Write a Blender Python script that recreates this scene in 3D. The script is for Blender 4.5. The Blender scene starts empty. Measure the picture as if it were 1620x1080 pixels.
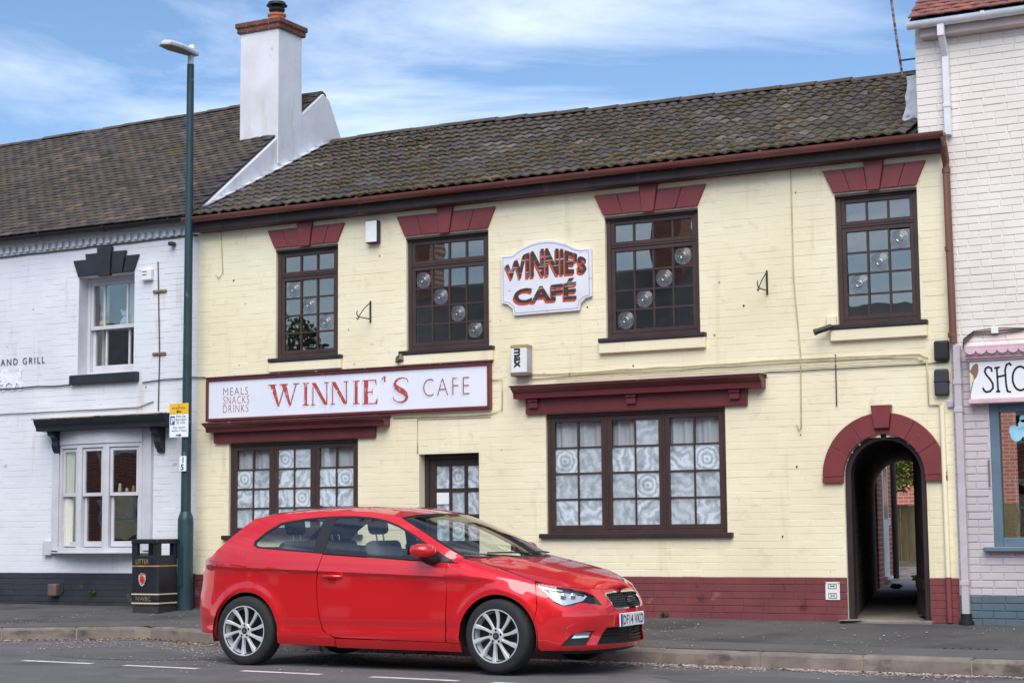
import bpy, bmesh, math, random
from mathutils import Vector, Matrix, noise
from mathutils.geometry import delaunay_2d_cdt
random.seed(7)
sc = bpy.context.scene
COL = sc.collection
R = math.radians

# ------------------------------------------------------------------ camera, sky, sun, exposure
cam_d = bpy.data.cameras.new('camera'); cam_o = bpy.data.objects.new('camera', cam_d); COL.objects.link(cam_o)
yaw, pit, rol = R(28.17), R(6.11), R(-0.512)
fw = Vector((-math.sin(yaw)*math.cos(pit), math.cos(yaw)*math.cos(pit), math.sin(pit)))
rt = Vector((math.cos(yaw), math.sin(yaw), 0)); up = rt.cross(fw)
r2 = rt*math.cos(rol) + up*math.sin(rol); u2 = -rt*math.sin(rol) + up*math.cos(rol)
M = Matrix((r2, u2, -fw)).transposed().to_4x4(); M.translation = Vector((0, 0, 1.21))
cam_o.matrix_world = M
cam_d.sensor_width = 36; cam_d.lens = 36*2780/1620; cam_d.clip_end = 2000; cam_d.clip_start = .05
sc.camera = cam_o

SUN_EL, SUN_AZ = R(48), R(158)      # direction towards the sun: azimuth measured from +Y towards +X
sund = bpy.data.lights.new('sun', 'SUN'); suno = bpy.data.objects.new('sun', sund); COL.objects.link(suno)
sdir = Vector((math.sin(SUN_AZ)*math.cos(SUN_EL), math.cos(SUN_AZ)*math.cos(SUN_EL), math.sin(SUN_EL)))
suno.rotation_euler = sdir.to_track_quat('Z', 'Y').to_euler(); suno.location = sdir*60
sund.energy = 2.1; sund.angle = R(50); sund.color = (1, .962, .90)

wd = bpy.data.worlds.new('World'); sc.world = wd; wd.use_nodes = True
nt = wd.node_tree; nt.nodes.clear()
def N(nt, t, **k):
    n = nt.nodes.new(t)
    for a, b in k.items():
        if a == 'i':
            for x, y in b.items(): n.inputs[x].default_value = y
        else: setattr(n, a, b)
    return n
sky = N(nt, 'ShaderNodeTexSky', sky_type='NISHITA', sun_disc=False, sun_elevation=SUN_EL, sun_rotation=SUN_AZ, air_density=1.0, dust_density=.15, ozone_density=5.0)
tc = N(nt, 'ShaderNodeTexCoord')
mp = N(nt, 'ShaderNodeMapping', i={'Scale': (1.3, 1.3, 6.5), 'Rotation': (0.16, .30, .5), 'Location': (3.1, 1.7, .4)})
n1 = N(nt, 'ShaderNodeTexNoise', i={'Scale': 1.9, 'Detail': 10, 'Roughness': .60, 'Distortion': .7})
n2 = N(nt, 'ShaderNodeTexNoise', i={'Scale': .9, 'Detail': 3, 'Roughness': .5})
rp = N(nt, 'ShaderNodeValToRGB'); rp.color_ramp.elements[0].position = .44; rp.color_ramp.elements[1].position = .96
ad = N(nt, 'ShaderNodeMath', operation='MULTIPLY_ADD', i={1: .55, 2: .24})
mix = N(nt, 'ShaderNodeMixRGB', i={'Color2': (9.0, 9.6, 10.4, 1)})
bg = N(nt, 'ShaderNodeBackground', i={'Strength': .088}); out = N(nt, 'ShaderNodeOutputWorld')
L = nt.links.new
L(tc.outputs['Generated'], mp.inputs['Vector']); L(mp.outputs[0], n1.inputs['Vector']); L(mp.outputs[0], n2.inputs['Vector'])
L(n2.outputs[0], ad.inputs[0])
add2 = N(nt, 'ShaderNodeMath', operation='MULTIPLY', i={1: 2.0}); L(n1.outputs[0], add2.inputs[0])
mm = N(nt, 'ShaderNodeMath', operation='MULTIPLY'); L(add2.outputs[0], mm.inputs[0]); L(ad.outputs[0], mm.inputs[1])
L(mm.outputs[0], rp.inputs[0]); L(rp.outputs[0], mix.inputs[0]); L(sky.outputs[0], mix.inputs[1])
L(mix.outputs[0], bg.inputs[0]); L(bg.outputs[0], out.inputs[0])
vs = sc.view_settings; vs.view_transform = 'Standard'; vs.look = 'None'; vs.gamma = 1; vs.use_curve_mapping = False; vs.exposure = 0.80
sc.render.engine = 'CYCLES'

# ------------------------------------------------------------------ helpers
def wl(o):
    v = Vector((0, 0, 0))
    while o: v = v + o.location; o = o.parent
    return v
def tag(o, label=None, cat=None, group=None, kind=None):
    if label: o['label'] = label
    if cat: o['category'] = cat
    if group: o['group'] = group
    if kind: o['kind'] = kind
    return o
def empty(name, loc, label=None, cat=None, group=None):
    o = bpy.data.objects.new(name, None); COL.objects.link(o); o.location = loc; o.empty_display_size = .1
    return tag(o, label, cat, group)
def link(name, me, par=None, loc=(0, 0, 0)):
    o = bpy.data.objects.new(name, me); COL.objects.link(o); o.location = loc
    if par: o.parent = par
    return o
class MB:
    def __init__(s): s.v = []; s.f = []
    def add(s, vs, fs):
        o = len(s.v); s.v += [tuple(v) for v in vs]; s.f += [tuple(i+o for i in f) for f in fs]; return s
    def box(s, x0, x1, y0, y1, z0, z1):
        return s.add([(x0,y0,z0),(x1,y0,z0),(x1,y1,z0),(x0,y1,z0),(x0,y0,z1),(x1,y0,z1),(x1,y1,z1),(x0,y1,z1)],
                     [(0,3,2,1),(4,5,6,7),(0,1,5,4),(1,2,6,5),(2,3,7,6),(3,0,4,7)])
    def quad(s, a, b, c, d): return s.add([a, b, c, d], [(0,1,2,3)])
    def prism(s, poly, y0, y1):
        n = len(poly)
        return s.add([(x,y0,z) for x,z in poly]+[(x,y1,z) for x,z in poly],
                     [tuple(range(n)), tuple(range(2*n-1,n-1,-1))]+[(i,(i+1)%n,n+(i+1)%n,n+i) for i in range(n)])
    def prismx(s, poly, x0, x1):          # poly in (y,z)
        n = len(poly)
        return s.add([(x0,y,z) for y,z in poly]+[(x1,y,z) for y,z in poly],
                     [tuple(range(n)), tuple(range(2*n-1,n-1,-1))]+[(i,(i+1)%n,n+(i+1)%n,n+i) for i in range(n)])
    def prismz(s, poly, z0, z1):          # poly in (x,y)
        n = len(poly)
        return s.add([(x,y,z0) for x,y in poly]+[(x,y,z1) for x,y in poly],
                     [tuple(range(n-1,-1,-1)), tuple(range(n,2*n))]+[(i,(i+1)%n,n+(i+1)%n,n+i) for i in range(n)])
    def lathe(s, prof, n, o=(0,0,0), ax='z', cap=True):
        vs = []; fs = []; o = Vector(o)
        for r, h in prof:
            for k in range(n):
                a = 2*math.pi*k/n; c, d = r*math.cos(a), r*math.sin(a)
                vs.append(o + Vector({'z':(c,d,h),'y':(c,h,d),'x':(h,c,d)}[ax]))
        for i in range(len(prof)-1):
            for k in range(n): fs.append((i*n+k, i*n+(k+1)%n, (i+1)*n+(k+1)%n, (i+1)*n+k))
        if cap: fs += [tuple(range(n-1,-1,-1)), tuple(range((len(prof)-1)*n, len(prof)*n))]
        return s.add(vs, fs)
    def tube(s, pts, r, n=8, cap=True):
        pts = [Vector(p) for p in pts]; rs = r if isinstance(r, (list, tuple)) else [r]*len(pts); vs = []; fs = []
        for i, p in enumerate(pts):
            t = (pts[min(i+1, len(pts)-1)] - pts[max(i-1, 0)]).normalized()
            a = t.cross(Vector((0,0,1)) if abs(t.z) < .9 else Vector((1,0,0))).normalized(); b = t.cross(a)
            for k in range(n):
                q = 2*math.pi*k/n; vs.append(p + a*(rs[i]*math.cos(q)) + b*(rs[i]*math.sin(q)))
        for i in range(len(pts)-1):
            for k in range(n): fs.append((i*n+k, i*n+(k+1)%n, (i+1)*n+(k+1)%n, (i+1)*n+k))
        if cap: fs += [tuple(range(n-1,-1,-1)), tuple(range((len(pts)-1)*n, len(pts)*n))]
        return s.add(vs, fs)
    def mesh(s, name, mat, off=(0,0,0), smooth=None, bevel=0, seg=1, recalc=True):
        me = bpy.data.meshes.new(name); ox, oy, oz = off
        me.from_pydata([(x-ox, y-oy, z-oz) for x, y, z in s.v], [], s.f)
        if recalc or bevel:
            bm = bmesh.new(); bm.from_mesh(me); bmesh.ops.recalc_face_normals(bm, faces=bm.faces)
            if bevel:
                es = [e for e in bm.edges if len(e.link_faces) == 2 and e.calc_face_angle(0) > R(30)]
                bmesh.ops.bevel(bm, geom=es, offset=bevel, segments=seg, profile=.5, affect='EDGES', clamp_overlap=True)
            bm.to_mesh(me); bm.free()
        if smooth is not None:
            me.polygons.foreach_set('use_smooth', [True]*len(me.polygons))
            if smooth < 180: me.set_sharp_from_angle(angle=R(smooth))
        me.materials.append(mat)
        return me
    def build(s, name, mat, par=None, at=None, local=False, **k):
        o = Vector((0,0,0)) if local else (wl(par) if par else Vector((0,0,0)))
        loc = (0,0,0)
        if at: loc = Vector(at) - (Vector((0,0,0)) if local else o); off = Vector(at)
        else: off = o
        return link(name, s.mesh(name, mat, off, **k), par, loc)
def sm(a, b, x):
    t = max(0, min(1, (x-a)/(b-a))); return t*t*(3-2*t)
def interp(tab, x):
    if x <= tab[0][0]: return tab[0][1]
    for (a, b), (c, d) in zip(tab, tab[1:]):
        if x <= c: return b + (d-b)*(x-a)/(c-a)
    return tab[-1][1]
def text_mesh(txt, size, mat, name, space=1.0, bold=0.0, sx=1.0, warp=None, flat=True, align='LEFT', depth=.0, res=3):
    cu = bpy.data.curves.new(name, 'FONT'); cu.body = txt; cu.size = size; cu.space_character = space; cu.offset = bold; cu.extrude = depth; cu.align_x = align; cu.resolution_u = res
    o = bpy.data.objects.new(name, cu); COL.objects.link(o); bpy.context.view_layer.update()
    me = bpy.data.meshes.new_from_object(o.evaluated_get(bpy.context.evaluated_depsgraph_get()))
    bpy.data.objects.remove(o); bpy.data.curves.remove(cu)
    for v in me.vertices:
        x, y, z = v.co; x *= sx
        if warp: x, y = warp(x, y)
        v.co = (x, -z, y)              # lies in the XZ plane, facing -Y
    me.materials.clear(); me.materials.append(mat); me.name = name
    return me

# ------------------------------------------------------------------ materials
def srgb(*c): return tuple(((v/255+.055)/1.055)**2.4 if v > 10 else v/255/12.92 for v in c) + (1,)
def pm(name, c1, c2=None, scale=3., rough=.7, bump=0., bscale=60., metal=0., coat=0., spec=.5, spots=None, lo=.35, hi=.65, stretch=(1,1,1), obj=False, emit=None, c3=None, trans=0., streak=None):
    """procedural surface: two base colours mixed by noise, optional spots (colour, scale, threshold), optional bump"""
    m = bpy.data.materials.new(name); m.use_nodes = True; t = m.node_tree; b = t.nodes['Principled BSDF']
    b.inputs['Base Color'].default_value = c1; b.inputs['Roughness'].default_value = rough; b.inputs['Metallic'].default_value = metal
    b.inputs['Specular IOR Level'].default_value = spec; b.inputs['Coat Weight'].default_value = coat; b.inputs['Coat Roughness'].default_value = .03
    if trans: b.inputs['Transmission Weight'].default_value = trans
    src = N(t, 'ShaderNodeTexCoord').outputs['Object'] if obj else N(t, 'ShaderNodeNewGeometry').outputs['Position']
    mpn = N(t, 'ShaderNodeMapping', i={'Scale': stretch}); t.links.new(src, mpn.inputs[0]); src = mpn.outputs[0]
    col = None
    if c2:
        n = N(t, 'ShaderNodeTexNoise', i={'Scale': scale, 'Detail': 7, 'Roughness': .62}); t.links.new(src, n.inputs['Vector'])
        r = N(t, 'ShaderNodeValToRGB'); r.color_ramp.elements[0].position = lo; r.color_ramp.elements[1].position = hi
        r.color_ramp.elements[0].color = c1; r.color_ramp.elements[1].color = c2; t.links.new(n.outputs[0], r.inputs[0]); col = r.outputs[0]
    for sp in (spots or []):
        n = N(t, 'ShaderNodeTexNoise', i={'Scale': sp[1], 'Detail': 4, 'Roughness': .6})
        if len(sp) > 4:
            m2 = N(t, 'ShaderNodeMapping', i={'Scale': sp[4], 'Location': (sp[1]*.37, 1.3, sp[1]*.11)}); t.links.new(src, m2.inputs[0]); t.links.new(m2.outputs[0], n.inputs['Vector'])
        else: t.links.new(src, n.inputs['Vector'])
        r = N(t, 'ShaderNodeValToRGB'); r.color_ramp.elements[0].position = sp[2]; r.color_ramp.elements[1].position = sp[2]+sp[3]
        t.links.new(n.outputs[0], r.inputs[0]); x = N(t, 'ShaderNodeMixRGB', i={'Color1': c1, 'Color2': sp[0]})
        t.links.new(r.outputs[0], x.inputs[0])
        if col: t.links.new(col, x.inputs[1])
        col = x.outputs[0]
    if col: t.links.new(col, b.inputs['Base Color'])
    if bump:
        n = N(t, 'ShaderNodeTexNoise', i={'Scale': bscale, 'Detail': 6, 'Roughness': .6}); t.links.new(src, n.inputs['Vector'])
        bp = N(t, 'ShaderNodeBump', i={'Strength': min(1, bump), 'Distance': .004}); t.links.new(n.outputs[0], bp.inputs['Height']); t.links.new(bp.outputs[0], b.inputs['Normal'])
    return m
def schlick(t, f0):
    g = N(t, 'ShaderNodeNewGeometry'); d = N(t, 'ShaderNodeVectorMath', operation='DOT_PRODUCT')
    t.links.new(g.outputs['Normal'], d.inputs[0]); t.links.new(g.outputs['Incoming'], d.inputs[1])
    a = N(t, 'ShaderNodeMath', operation='ABSOLUTE'); t.links.new(d.outputs['Value'], a.inputs[0])
    s = N(t, 'ShaderNodeMath', operation='SUBTRACT', i={0: 1.}); t.links.new(a.outputs[0], s.inputs[1])
    p = N(t, 'ShaderNodeMath', operation='POWER', i={1: 5.}); t.links.new(s.outputs[0], p.inputs[0])
    q = N(t, 'ShaderNodeMath', operation='MULTIPLY_ADD', i={1: 1-f0, 2: f0}); t.links.new(p.outputs[0], q.inputs[0])
    return q.outputs[0]
def glass(name, tint=(.9,.93,.92,1), f0=.06, wash=None, gloss=.005, bumpy=0., body_=None):
    """thin pane: mirror reflection by angle over a clear tinted body; wash = brushed whitening on the glass"""
    m = bpy.data.materials.new(name); m.use_nodes = True; t = m.node_tree; t.nodes.clear(); l = t.links.new
    o = N(t, 'ShaderNodeOutputMaterial'); tr = N(t, 'ShaderNodeBsdfTransparent', i={'Color': tint}); gl = N(t, 'ShaderNodeBsdfGlossy', i={'Roughness': gloss, 'Color': (1, .97, .93, 1)})
    mx = N(t, 'ShaderNodeMixShader'); l(schlick(t, f0), mx.inputs[0]); l(tr.outputs[0], mx.inputs[1]); l(gl.outputs[0], mx.inputs[2])
    if bumpy:
        n = N(t, 'ShaderNodeTexNoise', i={'Scale': 3.2, 'Detail': 1}); g = N(t, 'ShaderNodeNewGeometry'); l(g.outputs['Position'], n.inputs['Vector'])
        bp = N(t, 'ShaderNodeBump', i={'Strength': bumpy, 'Distance': .01}); l(n.outputs[0], bp.inputs['Height']); l(bp.outputs[0], gl.inputs['Normal'])
    last = mx.outputs[0]
    if body_:
        dd = N(t, 'ShaderNodeBsdfDiffuse', i={'Color': body_[0]}); mb = N(t, 'ShaderNodeMixShader', i={0: body_[1]}); l(last, mb.inputs[1]); l(dd.outputs[0], mb.inputs[2]); last = mb.outputs[0]
    if wash:
        tcn = N(t, 'ShaderNodeTexCoord'); oi = N(t, 'ShaderNodeObjectInfo')
        rv = N(t, 'ShaderNodeCombineXYZ'); k = N(t, 'ShaderNodeMath', operation='MULTIPLY', i={1: 37.}); l(oi.outputs['Random'], k.inputs[0]); l(k.outputs[0], rv.inputs[1])
        av = N(t, 'ShaderNodeVectorMath', operation='ADD'); l(tcn.outputs['Object'], av.inputs[0])
        if wash == 'rings': 
            k2 = N(t, 'ShaderNodeVectorMath', operation='SCALE', i={'Scale': .03}); wn = N(t, 'ShaderNodeTexWhiteNoise', noise_dimensions='1D'); l(oi.outputs['Random'], wn.inputs['W']); l(wn.outputs['Color'], k2.inputs[0]); l(k2.outputs[0], av.inputs[1])
            w = N(t, 'ShaderNodeTexWave', wave_type='RINGS', rings_direction='Y', i={'Scale': 5.5, 'Distortion': 3.2, 'Detail': 3, 'Detail Scale': 3.})
        else:
            vr = N(t, 'ShaderNodeVectorRotate', rotation_type='Y_AXIS'); ka = N(t, 'ShaderNodeMath', operation='MULTIPLY', i={1: 61.}); l(oi.outputs['Random'], ka.inputs[0]); l(ka.outputs[0], vr.inputs['Angle']); l(tcn.outputs['Object'], vr.inputs['Vector']); l(vr.outputs[0], av.inputs[0]); l(rv.outputs[0], av.inputs[1])
            w = N(t, 'ShaderNodeTexWave', wave_type='BANDS', bands_direction='DIAGONAL', i={'Scale': 3.6, 'Distortion': 8., 'Detail': 3, 'Detail Scale': 2.})
        l(av.outputs[0], w.inputs['Vector'])
        av2 = N(t, 'ShaderNodeVectorMath', operation='ADD'); l(tcn.outputs['Object'], av2.inputs[0]); l(rv.outputs[0], av2.inputs[1])
        ns = N(t, 'ShaderNodeTexNoise', i={'Scale': 6., 'Detail': 5, 'Roughness': .6, 'Distortion': .6}); l(av2.outputs[0], ns.inputs['Vector'])
        a = N(t, 'ShaderNodeMath', operation='MULTIPLY_ADD', i={1: {'rings': .50, 'strokes': .46, 'haze': .22}[wash], 2: {'rings': .34, 'strokes': .34, 'haze': .32}[wash]}); l(w.outputs['Fac'], a.inputs[0])
        c = N(t, 'ShaderNodeMath', operation='MULTIPLY_ADD', i={1: 2.6, 2: -.42}, use_clamp=True); l(ns.outputs[0], c.inputs[0])
        f = N(t, 'ShaderNodeMath', operation='MULTIPLY', use_clamp=True); l(a.outputs[0], f.inputs[0]); l(c.outputs[0], f.inputs[1])
        df = N(t, 'ShaderNodeBsdfDiffuse', i={'Color': (.74, .81, .88, 1)})
        m2 = N(t, 'ShaderNodeMixShader'); l(f.outputs[0], m2.inputs[0]); l(last, m2.inputs[1]); l(df.outputs[0], m2.inputs[2]); last = m2.outputs[0]
    l(last, o.inputs[0])
    return m

CREAM = srgb(242, 232, 200); CREAM2 = srgb(233, 221, 187)
M_cream = pm('cream_masonry_paint', CREAM, CREAM2, 1.1, .75, .45, 130, spots=[(srgb(212,199,163), 1.7, .60, .22, (2.6,1,.30)), (srgb(214,204,176), 5., .60, .2), (srgb(120,108,84), 9., .73, .03)])
M_white = pm('white_masonry_paint', srgb(228,228,232), srgb(214,215,221), .9, .75, .45, 130, spots=[(srgb(190,182,172), 1.9, .58, .2, (2.2,1,.4)), (srgb(168,152,138), 3.1, .68, .08), (srgb(118,110,104), 8., .735, .03)])
M_pink = pm('pale_pink_masonry_paint', srgb(238,231,222), srgb(228,218,210), 1.0, .75, .45, 130, spots=[(srgb(160,132,118), 7., .71, .05, (.5,1,1.5))])
M_lilac = pm('lilac_masonry_paint', srgb(200,190,192), srgb(188,178,181), 1.2, .75, .5, 110, spots=[(srgb(140,122,124), 7., .72, .04)])
M_slateblue = pm('slate_blue_paint', srgb(92,110,120), srgb(78,94,104), 2.0, .7, .5, 100)
M_plinth = pm('oxblood_masonry_paint', srgb(128,64,64), srgb(110,54,56), 2.0, .7, .55, 90, spots=[(srgb(168,128,128), 2.6, .62, .14), (srgb(84,40,40), 5., .62, .1)])
M_wplinth = pm('black_masonry_paint', srgb(50,52,60), srgb(38,40,46), 2.4, .65, .6, 90, spots=[(srgb(88,82,78), 4., .66, .12)])
M_red = pm('oxblood_gloss_paint', srgb(128,58,57), srgb(118,52,52), 2.5, .42, .12, 60, spots=[(srgb(96,44,43), 6., .60, .14), (srgb(158,110,104), 21., .69, .03)])
M_maroon = pm('maroon_joinery_paint', srgb(110,48,50), srgb(98,42,45), 3., .4, .15, 50, spots=[(srgb(60,36,36), 9., .68, .1)])
M_weather = pm('weathered_cornice_top', srgb(104,52,54), srgb(62,46,44), 7., .7, .5, 60, spots=[(srgb(170,150,146), 16., .63, .06)])
M_brown = pm('dark_brown_joinery', srgb(74,56,51), srgb(62,46,43), 4., .38, .1, 60, spots=[(srgb(50,34,34), 14., .66, .1)])
M_brown2 = pm('near_black_brown_wood', srgb(56,42,42), srgb(44,34,35), 3., .5, .2, 60)
M_fascia = pm('grimy_fascia', srgb(66,52,52), srgb(46,38,40), 3.5, .6, .35, 50, spots=[(srgb(104,94,90), 6., .60, .12, (1,1,.2))])
M_gutter = pm('brown_plastic_gutter', srgb(126,76,70), srgb(108,62,58), 3., .45, .1, 40, spots=[(srgb(86,58,54), 5., .62, .12)])
M_pipe = pm('brown_downpipe', srgb(122,80,62), srgb(106,68,54), 3., .5, .15, 40)
M_blackp = pm('black_iron', srgb(34,34,38), srgb(24,24,28), 5., .5, .2, 60)
M_wpipe = pm('white_plastic_pipe', srgb(232,232,236), srgb(214,212,214), 4., .4, .1, 40)
M_lpipe = pm('lilac_painted_pipe', srgb(200,188,193), srgb(186,174,180), 4., .5, .1, 40)
M_glass = glass('window_glass', f0=.155, bumpy=.06)
M_bull = glass('bullion_glass', tint=(.62,.66,.68,1), f0=.09, gloss=.14, body_=((.42,.43,.44,1), .30))
M_gclear = glass('clear_shop_glass', tint=(.97,.98,.98,1), f0=.045, bumpy=.05); M_rings = glass('whitened_glass_rings', wash='rings'); M_strokes = glass('whitened_glass_strokes', wash='strokes'); M_haze = glass('whitened_glass_haze', wash='haze')
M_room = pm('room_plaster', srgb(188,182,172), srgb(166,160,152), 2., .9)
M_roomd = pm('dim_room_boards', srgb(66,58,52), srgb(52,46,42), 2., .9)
M_tile = pm('lichened_concrete_tile', srgb(92,83,77), srgb(62,56,53), 5., .9, .8, 45, spots=[(srgb(76,66,44), 2.6, .52, .14), (srgb(118,90,50), 5., .63, .08), (srgb(58,54,52), 9., .6, .1), (srgb(168,160,150), 13., .70, .04)])
M_ptile = pm('old_clay_plain_tile', srgb(88,78,71), srgb(62,55,51), 4., .9, .8, 45, spots=[(srgb(84,73,46), 2.0, .55, .14), (srgb(64,58,55), 6., .60, .1), (srgb(150,142,134), 14., .70, .04)])
M_tile_b = pm('darker_concrete_tile', srgb(74,66,62), srgb(52,47,45), 5., .9, .8, 45, spots=[(srgb(72,64,42), 2.6, .50, .14), (srgb(110,86,48), 5., .63, .08)])
M_tile_c = pm('paler_concrete_tile', srgb(116,105,96), srgb(84,76,71), 5., .9, .8, 45, spots=[(srgb(94,84,54), 2.6, .54, .14), (srgb(140,132,122), 13., .66, .05)])
M_ptile_b = pm('darker_plain_tile', srgb(68,60,56), srgb(50,45,43), 4., .9, .8, 45, spots=[(srgb(80,70,44), 2.0, .57, .14)])
M_ptile_c = pm('redder_plain_tile', srgb(116,94,82), srgb(84,70,62), 4., .9, .8, 45, spots=[(srgb(140,132,122), 14., .68, .04)])
M_rtile = pm('red_clay_plain_tile', srgb(152,96,84), srgb(120,74,68), 6., .85, .7, 45, spots=[(srgb(84,70,68), 5., .6, .1)])
M_moss = pm('moss', srgb(84,72,38), srgb(112,86,42), 20., .95, 1., 90, spots=[(srgb(66,72,34), 9., .5, .1)])
M_lead = pm('grey_lead', srgb(150,152,160), srgb(196,200,210), 9., .55, .8, 30)
M_render = pm('white_lime_render', srgb(222,222,228), srgb(206,204,208), 1.6, .85, .8, 55, spots=[(srgb(196,190,184), 2.2, .58, .2, (2,2,.5)), (srgb(170,158,146), 3.5, .67, .1), (srgb(120,104,96), 12., .69, .05)])
M_brick = pm('red_brick', srgb(156,84,66), srgb(126,62,52), 9., .85, .8, 80, spots=[(srgb(92,54,50), 4., .6, .1)])
M_capb = pm('chimney_cap_brick', srgb(132,72,58), srgb(92,60,54), 8., .85, .8, 60, spots=[(srgb(78,62,56), 5., .56, .12)])
M_mortar = pm('mortar', srgb(150,138,126), srgb(126,116,108), 6., .95, .6, 80)
M_terra = pm('terracotta', srgb(196,112,76), srgb(172,94,66), 5., .75, .3, 40)
M_road = pm('worn_asphalt', srgb(104,102,102), srgb(90,89,90), 1.3, .88, .9, 210, spots=[(srgb(138,134,130), 60., .60, .08), (srgb(64,63,64), 48., .60, .1), (srgb(80,78,78), .9, .54, .12), (srgb(118,115,112), 1.7, .60, .12, (.3,1,1))])
M_pave = pm('dark_footway_asphalt', srgb(88,85,83), srgb(74,72,71), 1.6, .9, .9, 190, spots=[(srgb(122,117,112), 64., .62, .08), (srgb(58,56,55), 50., .62, .08), (srgb(60,58,57), 1.1, .52, .16)])
M_conc = pm('worn_concrete', srgb(142,132,122), srgb(116,108,102), 4., .9, .8, 70, spots=[(srgb(88,82,78), 3., .6, .12)])
M_kerb = pm('worn_kerbstone', srgb(138,126,118), srgb(112,103,98), 5., .9, .8, 70, spots=[(srgb(84,78,74), 3., .56, .14, (1,1,2))])
M_line = pm('worn_road_paint', srgb(232,232,230), srgb(205,204,200), 9., .7, .5, 120, spots=[(srgb(110,108,106), 22., .62, .05)])
M_plas_w = pm('white_plastic', srgb(236,236,232), srgb(222,222,218), 5., .4)
M_plas_k = pm('black_plastic', srgb(38,38,40), srgb(30,30,32), 8., .5, .2, 60)
M_grey = pm('grey_plastic', srgb(58,58,66), srgb(48,48,55), 6., .55, .2, 60)
M_signw = pm('white_painted_signboard', srgb(232,234,242), srgb(222,226,236), 1.4, .55, .1, 40, spots=[(srgb(204,200,196), 3., .64, .14)])
# ------------------------------------------------------------------ setting
YW = 17.7
def zr(x): return -.007*(max(-40, min(40, x))+8)
def zw(x): return .24-.004*(max(-40, min(40, x))+5)
KP = [(-30,10.5),(-16.2,13.9),(-14.55,14.92),(-13.26,15.94),(-12.02,15.5),(-10.8,15.2),(-10.2,15.15),(40,15.15)]
def ky(x): return interp(KP, x)
g = MB(); g.quad((-400,-400,-.6),(400,-400,-.6),(400,600,-.6),(-400,600,-.6))
tag(g.build('ground', pm('rough_ground', srgb(110,108,96), srgb(86,88,70), .3, .95)), kind='structure')
g = MB(); xs = [-60+2*i for i in range(51)]; ys = [-3.0,2,6,10,12,13,14,15,16.3]
g.add([(x, y, zr(x)-.02*max(0,(abs(y-6)-6))*.4) for y in ys for x in xs], [(j*51+i, j*51+i+1, (j+1)*51+i+1, (j+1)*51+i) for j in range(len(ys)-1) for i in range(50)])
road = tag(g.build('road', M_road, smooth=180), kind='structure')
def zroad(x, y): return zr(x)-.02*max(0,(abs(y-6)-6))*.4
for i, x0 in enumerate([-13.45,-12.02,-10.78,-9.45,-8.10,-6.93,-5.6]):
    x1 = x0+.84; g = MB(); yy = 12.60-.012*(x0+10); n = 6; vs = []
    for k in range(n+1):
        x = x0+(x1-x0)*k/n
        vs += [(x, yy-.045+random.uniform(-.006,.006), zroad(x,yy)+.004), (x, yy+.045+random.uniform(-.006,.006), zroad(x,yy)+.004)]
    g.add(vs, [(2*k,2*k+2,2*k+3,2*k+1) for k in range(n)]); g.build('bay_line', M_line, road)
g = MB(); xs = sorted(set([-30+.5*i for i in range(121)]+[p[0] for p in KP if -30 <= p[0] <= 30])); ft = [.0,.12,.3,.5,.7,.9,1.0]
def zpave(x, f): return (zr(x)+.112)*(1-f)+(zw(x)+.004)*f
g.add([(x, ky(x)+.12+(YW+.05-ky(x)-.12)*f, zpave(x,f)+noise.noise((x*1.3,f*4,0))*.004) for f in ft for x in xs],
      [(j*len(xs)+i, j*len(xs)+i+1, (j+1)*len(xs)+i+1, (j+1)*len(xs)+i) for j in range(len(ft)-1) for i in range(len(xs)-1)])
pave = tag(g.build('pavement', M_pave, smooth=180), kind='structure')
def on_pave(x, y): return zpave(x, (y-ky(x)-.12)/(YW+.05-ky(x)-.12))
M_strip = pm('patched_footway_asphalt', srgb(96,93,91), srgb(84,82,80), 2., .9, .9, 170, spots=[(srgb(120,116,112),120.,.62,.08)])
g = MB(); xs = [-15+.5*i for i in range(51)]
g.add([p for x in xs for p in ((x,ky(x)+.125,on_pave(x,ky(x)+.125)+.006),(x,ky(x)+.62,on_pave(x,ky(x)+.62)+.008),(x,ky(x)+.635,on_pave(x,ky(x)+.635)-.002))],
      [f for i in range(len(xs)-1) for f in ((3*i,3*i+3,3*i+4,3*i+1),(3*i+1,3*i+4,3*i+5,3*i+2))])
g.build('trench_patch', M_strip, pave)
g = MB()
for i in range(7): g.lathe([(.016,0),(.016,.004)], 10, (-3.66-.075*i, 15.79, on_pave(-3.9,15.79)+.010))
g.build('drain_hole', pm('dark_void', (.004,.004,.004,1), rough=1), pave)
for cx, cy, w_, h_, mt in ((-11.6,13.6,1.1,.45,0),(-4.6,13.7,1.6,.5,0),(-13.6,12.2,1.4,.35,0)):
    rnd = random.Random(int(-cx*10)); pts = [(cx+w_*math.cos(R(a))*(.9+.2*rnd.random())*(1 if abs(math.cos(R(a))) < .6 else .85), cy+h_*math.sin(R(a))*(.85+.3*rnd.random())) for a in range(0,360,15)]
    g = MB(); g.add([(x,y,zroad(x,y)+.003) for x,y in pts], [tuple(range(len(pts)))]); g.build('tar_patch', M_strip, road, recalc=False)
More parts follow.
